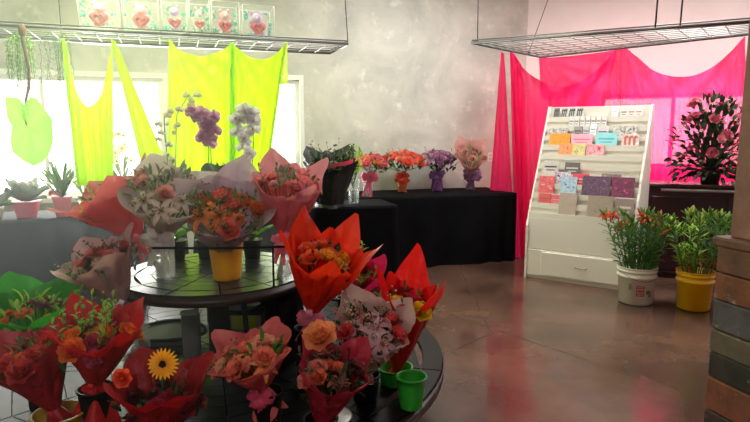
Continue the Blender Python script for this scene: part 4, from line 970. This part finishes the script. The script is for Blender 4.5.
# ------------------------------------------------------------------ flowers on the clothed tables
def tabb(label, foot, tie, opening, width, Y, paper, flowers, vcol, vlabel, vh, vr, z0=.751, **k):
    p = atY(*tie, Y); t = bouquet(label, tie, opening, width, Y, paper, flowers, st=max(.05, p.z - z0 - .015), **k)
    b = t[2]; vase(vlabel, b.x, b.y, z0, vh, vr[0], vr[1], vcol, 'glass_vase' if vcol in (M_glass, M_grey) else 'vase', water=vcol == M_glass)
Yt = 6.28
tabb('coral rose arrangement with an orange red bow, left of three on the far table', 0, (402, 176), (402, 158), 44, Yt, None, [('rose', (240, 110, 80), 13, 1.5), ('rose', (244, 150, 130), 8, 1.4), ('carnation', (220, 120, 140), 6, 1.4)], mat('green_glass', srgb(170, 205, 140), .1, trans=.5), 'green tinted glass vase under the coral roses', .15, (.045, .06), seed=41, dome=.5, upz=.55, spread=.85, bowc=(232, 80, 60), bsize=.085, nleaf=80, leafL=.08, sprig=[((120, 150, 60), 6, 'leaf', .05, .16)])
tabb('mauve rose arrangement with dark leaves and purple bow, middle of three on the far table', 0, (437, 174), (437, 158), 42, Yt + .1, None, [('rose', (200, 150, 180), 12, 1.4), ('rose', (225, 190, 205), 7, 1.4), ('carnation', (150, 90, 130), 7, 1.5)], mat('purple_vase', srgb(110, 60, 110), .25), 'purple vase wrapped with ribbon under the mauve roses', .17, (.07, .055), seed=42, dome=.5, upz=.55, spread=.85, bowc=(150, 100, 165), bsize=.085, nleaf=90, leaf_kind='d', leafL=.08, sprig=[((90, 60, 80), 6, 'leaf', .05, .16)])
tabb('pink kraft paper cone with a lilac bow at the right end of the far table', 0, (470, 172), (471, 152), 34, Yt + .2, (214, 156, 150), [('rose', (220, 160, 150), 3, 1.2), ('carnation', (200, 130, 130), 3, 1)], M_glass, 'small clear glass vase under the kraft paper bouquet', .14, (.045, .05), seed=43, bowc=(176, 130, 180), bsize=.11, tail=.1, nleaf=20, face=1, corner=.5, back=.7, sprig=[((160, 170, 80), 5, 'leaf', .02, .16)])
tabb('pink and peach roses with a pink bow beside the bell shaped green stems', 0, (370, 176), (372, 160), 36, 5.75, None, [('rose', (240, 130, 140), 9, 1.3), ('rose', (240, 170, 110), 6, 1.3), ('carnation', (190, 70, 100), 6, 1.3)], M_glass, 'clear glass vase under the pink and peach roses', .16, (.05, .05), seed=44, dome=.5, upz=.55, spread=.85, bowc=(240, 110, 150), bsize=.085, nleaf=70, leafL=.075)
tabb('tall green flower stems in a glass vase at the near table corner', 0, (353, 185), (352, 165), 22, 5.2, None, [('star', (170, 215, 60), 12, 1.2)], M_glass, 'clear glass vase full of green stalks near the table corner', .22, (.045, .055), seed=45, nleaf=26, leaf_kind='l', leafL=.06, sprig=[((170, 215, 60), 8, 'leaf', .05, .22), ((180, 220, 80), 5, 'berry', .1, .24, .01)])
# black wrapped bouquet
tabb('tall black wrapped bouquet with a pink ribbon on the near table', 0, (330, 202), (330, 158), 56, 5.05, (34, 38, 38), [('carnation', (90, 84, 80), 5, 1), ('rose', (120, 90, 90), 3, 1), ('rose', (170, 160, 150), 3, 1)], M_bpot, 'black vase inside the foot of the tall black wrap', .1, (.07, .08), seed=46, nleaf=50, leaf_kind='d', leafL=.09, tail=.035, tl=.05, tierad=.12, corner=.4, back=.3, sprig=[((110, 120, 60), 8, 'leaf', .06, .22), ((90, 80, 70), 8, 'berry', .05, .2, .009)], Yo=5.0)
bpy.context.view_layer.update()
gb = [o for o in col.objects if o.get('label', '').startswith('tall black wrapped')][0]
mb = MB(); c0 = atY(330, 171, 4.98); 
def rb(u, v):
    a = PI + u * PI; r = .20 + .01 * math.sin(u * 9); return Vector((c0.x + r * math.cos(a), c0.y + r * math.sin(a) * .9, c0.z + .0 + .10 * u + (v - .5) * .035)) 
Mi = gb.matrix_world.inverted(); mb.grid(rb, 24, 2, M=Mi); mb.build('ribbon', mat('pink_ribbon', srgb(215, 60, 90), .4), gb)

# window-side plants, left tables
YL_ = 4.45
def potplant(label, px, py, Y, pc, r, h, leaves, seed, lk='g', flowers=(), name='potted_plant', L=.16, Wd=.4, up=.8, z0=.751, foil=False, H=0.0):
    rs = random.Random(seed); p = atY(px, py, Y); t = thing(name, (p.x, p.y, z0), label, 'potted plant')
    mb = MB()
    def fn(rr, z, a): k = 1 + (.09 * math.sin(a * 11 + z * 30) if foil else 0); return (rr * k * math.cos(a), rr * k * math.sin(a), z)
    mb.lathe([(.004, 0), (r * .75, 0), (r, h * .8), (r * (1.25 if foil else 1.05), h), (r * .9, h * .97), (.004, h * .9)], 33, fn=fn); mb.build('pot', mat('pot_%d_%d_%d' % pc, srgb(*pc), .4, tl=.3 if foil else 0), t)
    mb = MB()
    for k in range(leaves):
        a = rs.uniform(0, 2 * PI); e = rs.uniform(.2, 1.4) * up; hz = H * rs.random()
        if H: mb.tube([(0, 0, h * .9), (.03 * math.cos(a), .03 * math.sin(a), h + hz)], .002, 4)
        leaf(mb, L * rs.uniform(.7, 1.2), L * Wd, Matrix.Translation((.03 * math.cos(a), .03 * math.sin(a), h * .95 + hz)) @ leafdir((math.cos(a), math.sin(a), math.tan(min(e, 1.4))), rs.uniform(-.3, .3)), 0, .1)
    mb.build('leaves', LEAFM[lk], t)
    for (k, c, n, s, hh) in flowers:
        for i in range(n):
            a = rs.uniform(0, 2 * PI); q = Vector((rs.uniform(.0, .1) * math.cos(a), rs.uniform(0, .1) * math.sin(a), h + hh * rs.uniform(.6, 1.1))); put(k, flower_mesh(k, c), t, M=Matrix.Translation(q) @ align((rs.uniform(-.6, .6), -.8, .6)) @ Matrix.Diagonal((s, s, s, 1)))
    return t
potplant('grey leaved plant in pink foil on the far left table', 27, 215, 4.35, (238, 120, 140), .085, .13, 24, 51, 'y', [('carnation', (236, 226, 226), 5, 1, .12)], L=.17, Wd=.6, up=.8, foil=True)
potplant('pale flowering plant in a white pot at the far left edge', -6, 222, 4.2, (225, 225, 222), .07, .1, 20, 52, 'y', [('carnation', (240, 220, 225), 6, 1.2, .18)], L=.15, Wd=.5)
potplant('upright grassy green plant in pink paper beside the foil pot', 63, 211, 4.4, (240, 150, 165), .06, .16, 46, 53, 'g', [('rose', (240, 160, 170), 3, .8, .02)], L=.2, Wd=.14, up=1.3, foil=True, H=.12)
potplant('white lily plant with upright spear leaves against the window', 88, 209, 4.55, (225, 232, 220), .06, .1, 26, 54, 'l', [('lily', (245, 240, 215), 5, 1.2, .2)], L=.24, Wd=.13, up=1.25, H=.16)
potplant('airy cream blossom stems against the window left of the pale lilies', 124, 200, 4.6, (220, 220, 215), .06, .12, 10, 55, 'y', [('star', (236, 226, 190), 16, 1.5, .5)], L=.2, Wd=.15, up=1.3, H=.3)
# hanging greenery from the shelf
def hanging(label, px, y0, y1, wpx, n, m, seed, leafL=.02, lw=.009):
    rs = random.Random(seed); p = atP(px, y0, *GP) + GN * .1; z0 = ZL - .012; t = thing('hanging_plant', (p.x, p.y, z0), label, 'hanging plant')
    s = F / p.y; Ln = (y1 - y0) / s; mb = MB(); st = MB()
    for k in range(n):
        a = rs.uniform(0, 2 * PI); r = wpx / 2 / s * rs.uniform(.3, 1); L = Ln * rs.uniform(.6, 1); pts = [Vector((0, 0, 0)), Vector((r * .7 * math.cos(a), r * .5 * math.sin(a), -.04))] + [Vector((r * math.cos(a) + rs.uniform(-.012, .012), r * .6 * math.sin(a), -.04 - L * j / 5)) for j in range(1, 6)]
        st.tube(pts, .0018, 4)
        for j in range(26):
            x = 1 + (len(pts) - 2) * j / 26; i = int(x); q = pts[i].lerp(pts[min(i + 1, len(pts) - 1)], x - i); aa = j * 2.4
            leaf(mb, leafL * rs.uniform(.8, 1.3), lw, Matrix.Translation(q) @ leafdir((math.cos(aa), math.sin(aa), -.4)))
    st.build('vines', M_stem, t); mb.build('leaves', m, t)
hanging('bright green trailing vines at the left end of the wire shelf', 15, 36, 92, 28, 26, M_leafl, 61, .024, .012)
hanging('sparse dark tipped sprig hanging between the vines and the lime drape', 48, 38, 92, 24, 7, M_leaf, 62, .035, .006)
hanging('thin yellow green trailing vines beside the first lime tail', 62, 38, 82, 14, 6, M_leafl, 63, .02, .006)
# big leaf on a thick branch
Yb = atP(22, 36, *GP).y - .06
t = thing('giant_leaf_stem', atY(22, 29, Yb), 'thick brown stem with a knob on the shelf edge ending in one giant green leaf', 'plant')
O = t.location
P_ = [atY(a, b, Yb) - O for a, b in ((22, 29), (23, 40), (26, 55), (29, 70), (29, 85), (26, 100), (25, 118), (27, 126))]
mb = MB(); mb.tube(P_, [.014, .014, .011, .010, .010, .010, .008, .006], 10); mb.blob((0, 0, -.01), .028, 0, 10, 8, sc=(.9, .8, 1.7)); mb.build('branch', mat('branch_brown', srgb(150, 116, 82), .7, noise_amt=.25, noise_scale=30), t)
outl = [(29, 108), (21, 98), (9, 97), (6, 104), (9, 116), (14, 126), (11, 138), (16, 152), (26, 161), (37, 166), (47, 162), (54, 151), (59, 138), (57, 121), (49, 109), (43, 99), (34, 97), (30, 103)]
cc = atY(28, 126, Yb - .02) - O; pts = [atY(a, b, Yb - .02) - O for a, b in outl]
mb = MB(); n = len(pts)
def lfn(u, v):
    x = u * n; i = int(x) % n; q = pts[i].lerp(pts[(i + 1) % n], x - int(x)); w = cc.lerp(q, v); return w + Vector((0, -.04 * v * v + .012 * math.sin(u * 2 * PI * 7) * v + .02 * math.sin(u * 6.28), 0))
mb.grid(lfn, n * 3, 6); mb.build('leaf_blade', mat('taro_leaf', srgb(130, 190, 90), .45, tl=.5, tlc=srgb(160, 225, 90), noise_amt=.15, noise_scale=6), t)

# scatter volume added to stand in for lens glare from the windows
m = bpy.data.materials.new('glare_scatter'); m.use_nodes = True; nt = m.node_tree; nt.nodes.remove(nt.nodes['Principled BSDF'])
v = nt.nodes.new('ShaderNodeVolumeScatter'); v.inputs['Density'].default_value = .05; v.inputs['Anisotropy'].default_value = .6; v.inputs['Color'].default_value = (.9, .97, 1, 1)
nt.links.new(v.outputs[0], nt.nodes['Material Output'].inputs['Volume'])
mb = MB(); mb.box(-5.0, -.42, 1.3, 4.02, .02, 3.2)
o = mb.build('glare_veil', m); tag(o, 'thin added volume standing in for the window glare', 'glare_veil', kind='stuff')

# ------------------------------------------------------------------ colour management
sc.view_settings.view_transform = 'Standard'; sc.view_settings.look = 'None'; sc.view_settings.exposure = 0.9; sc.view_settings.gamma = 1.0
sc.view_settings.use_curve_mapping = False
sc.cycles.max_bounces = 8; sc.cycles.transparent_max_bounces = 24; sc.cycles.caustics_reflective = False; sc.cycles.caustics_refractive = False
sc.cycles.sample_clamp_indirect = 6; sc.cycles.use_denoising = True
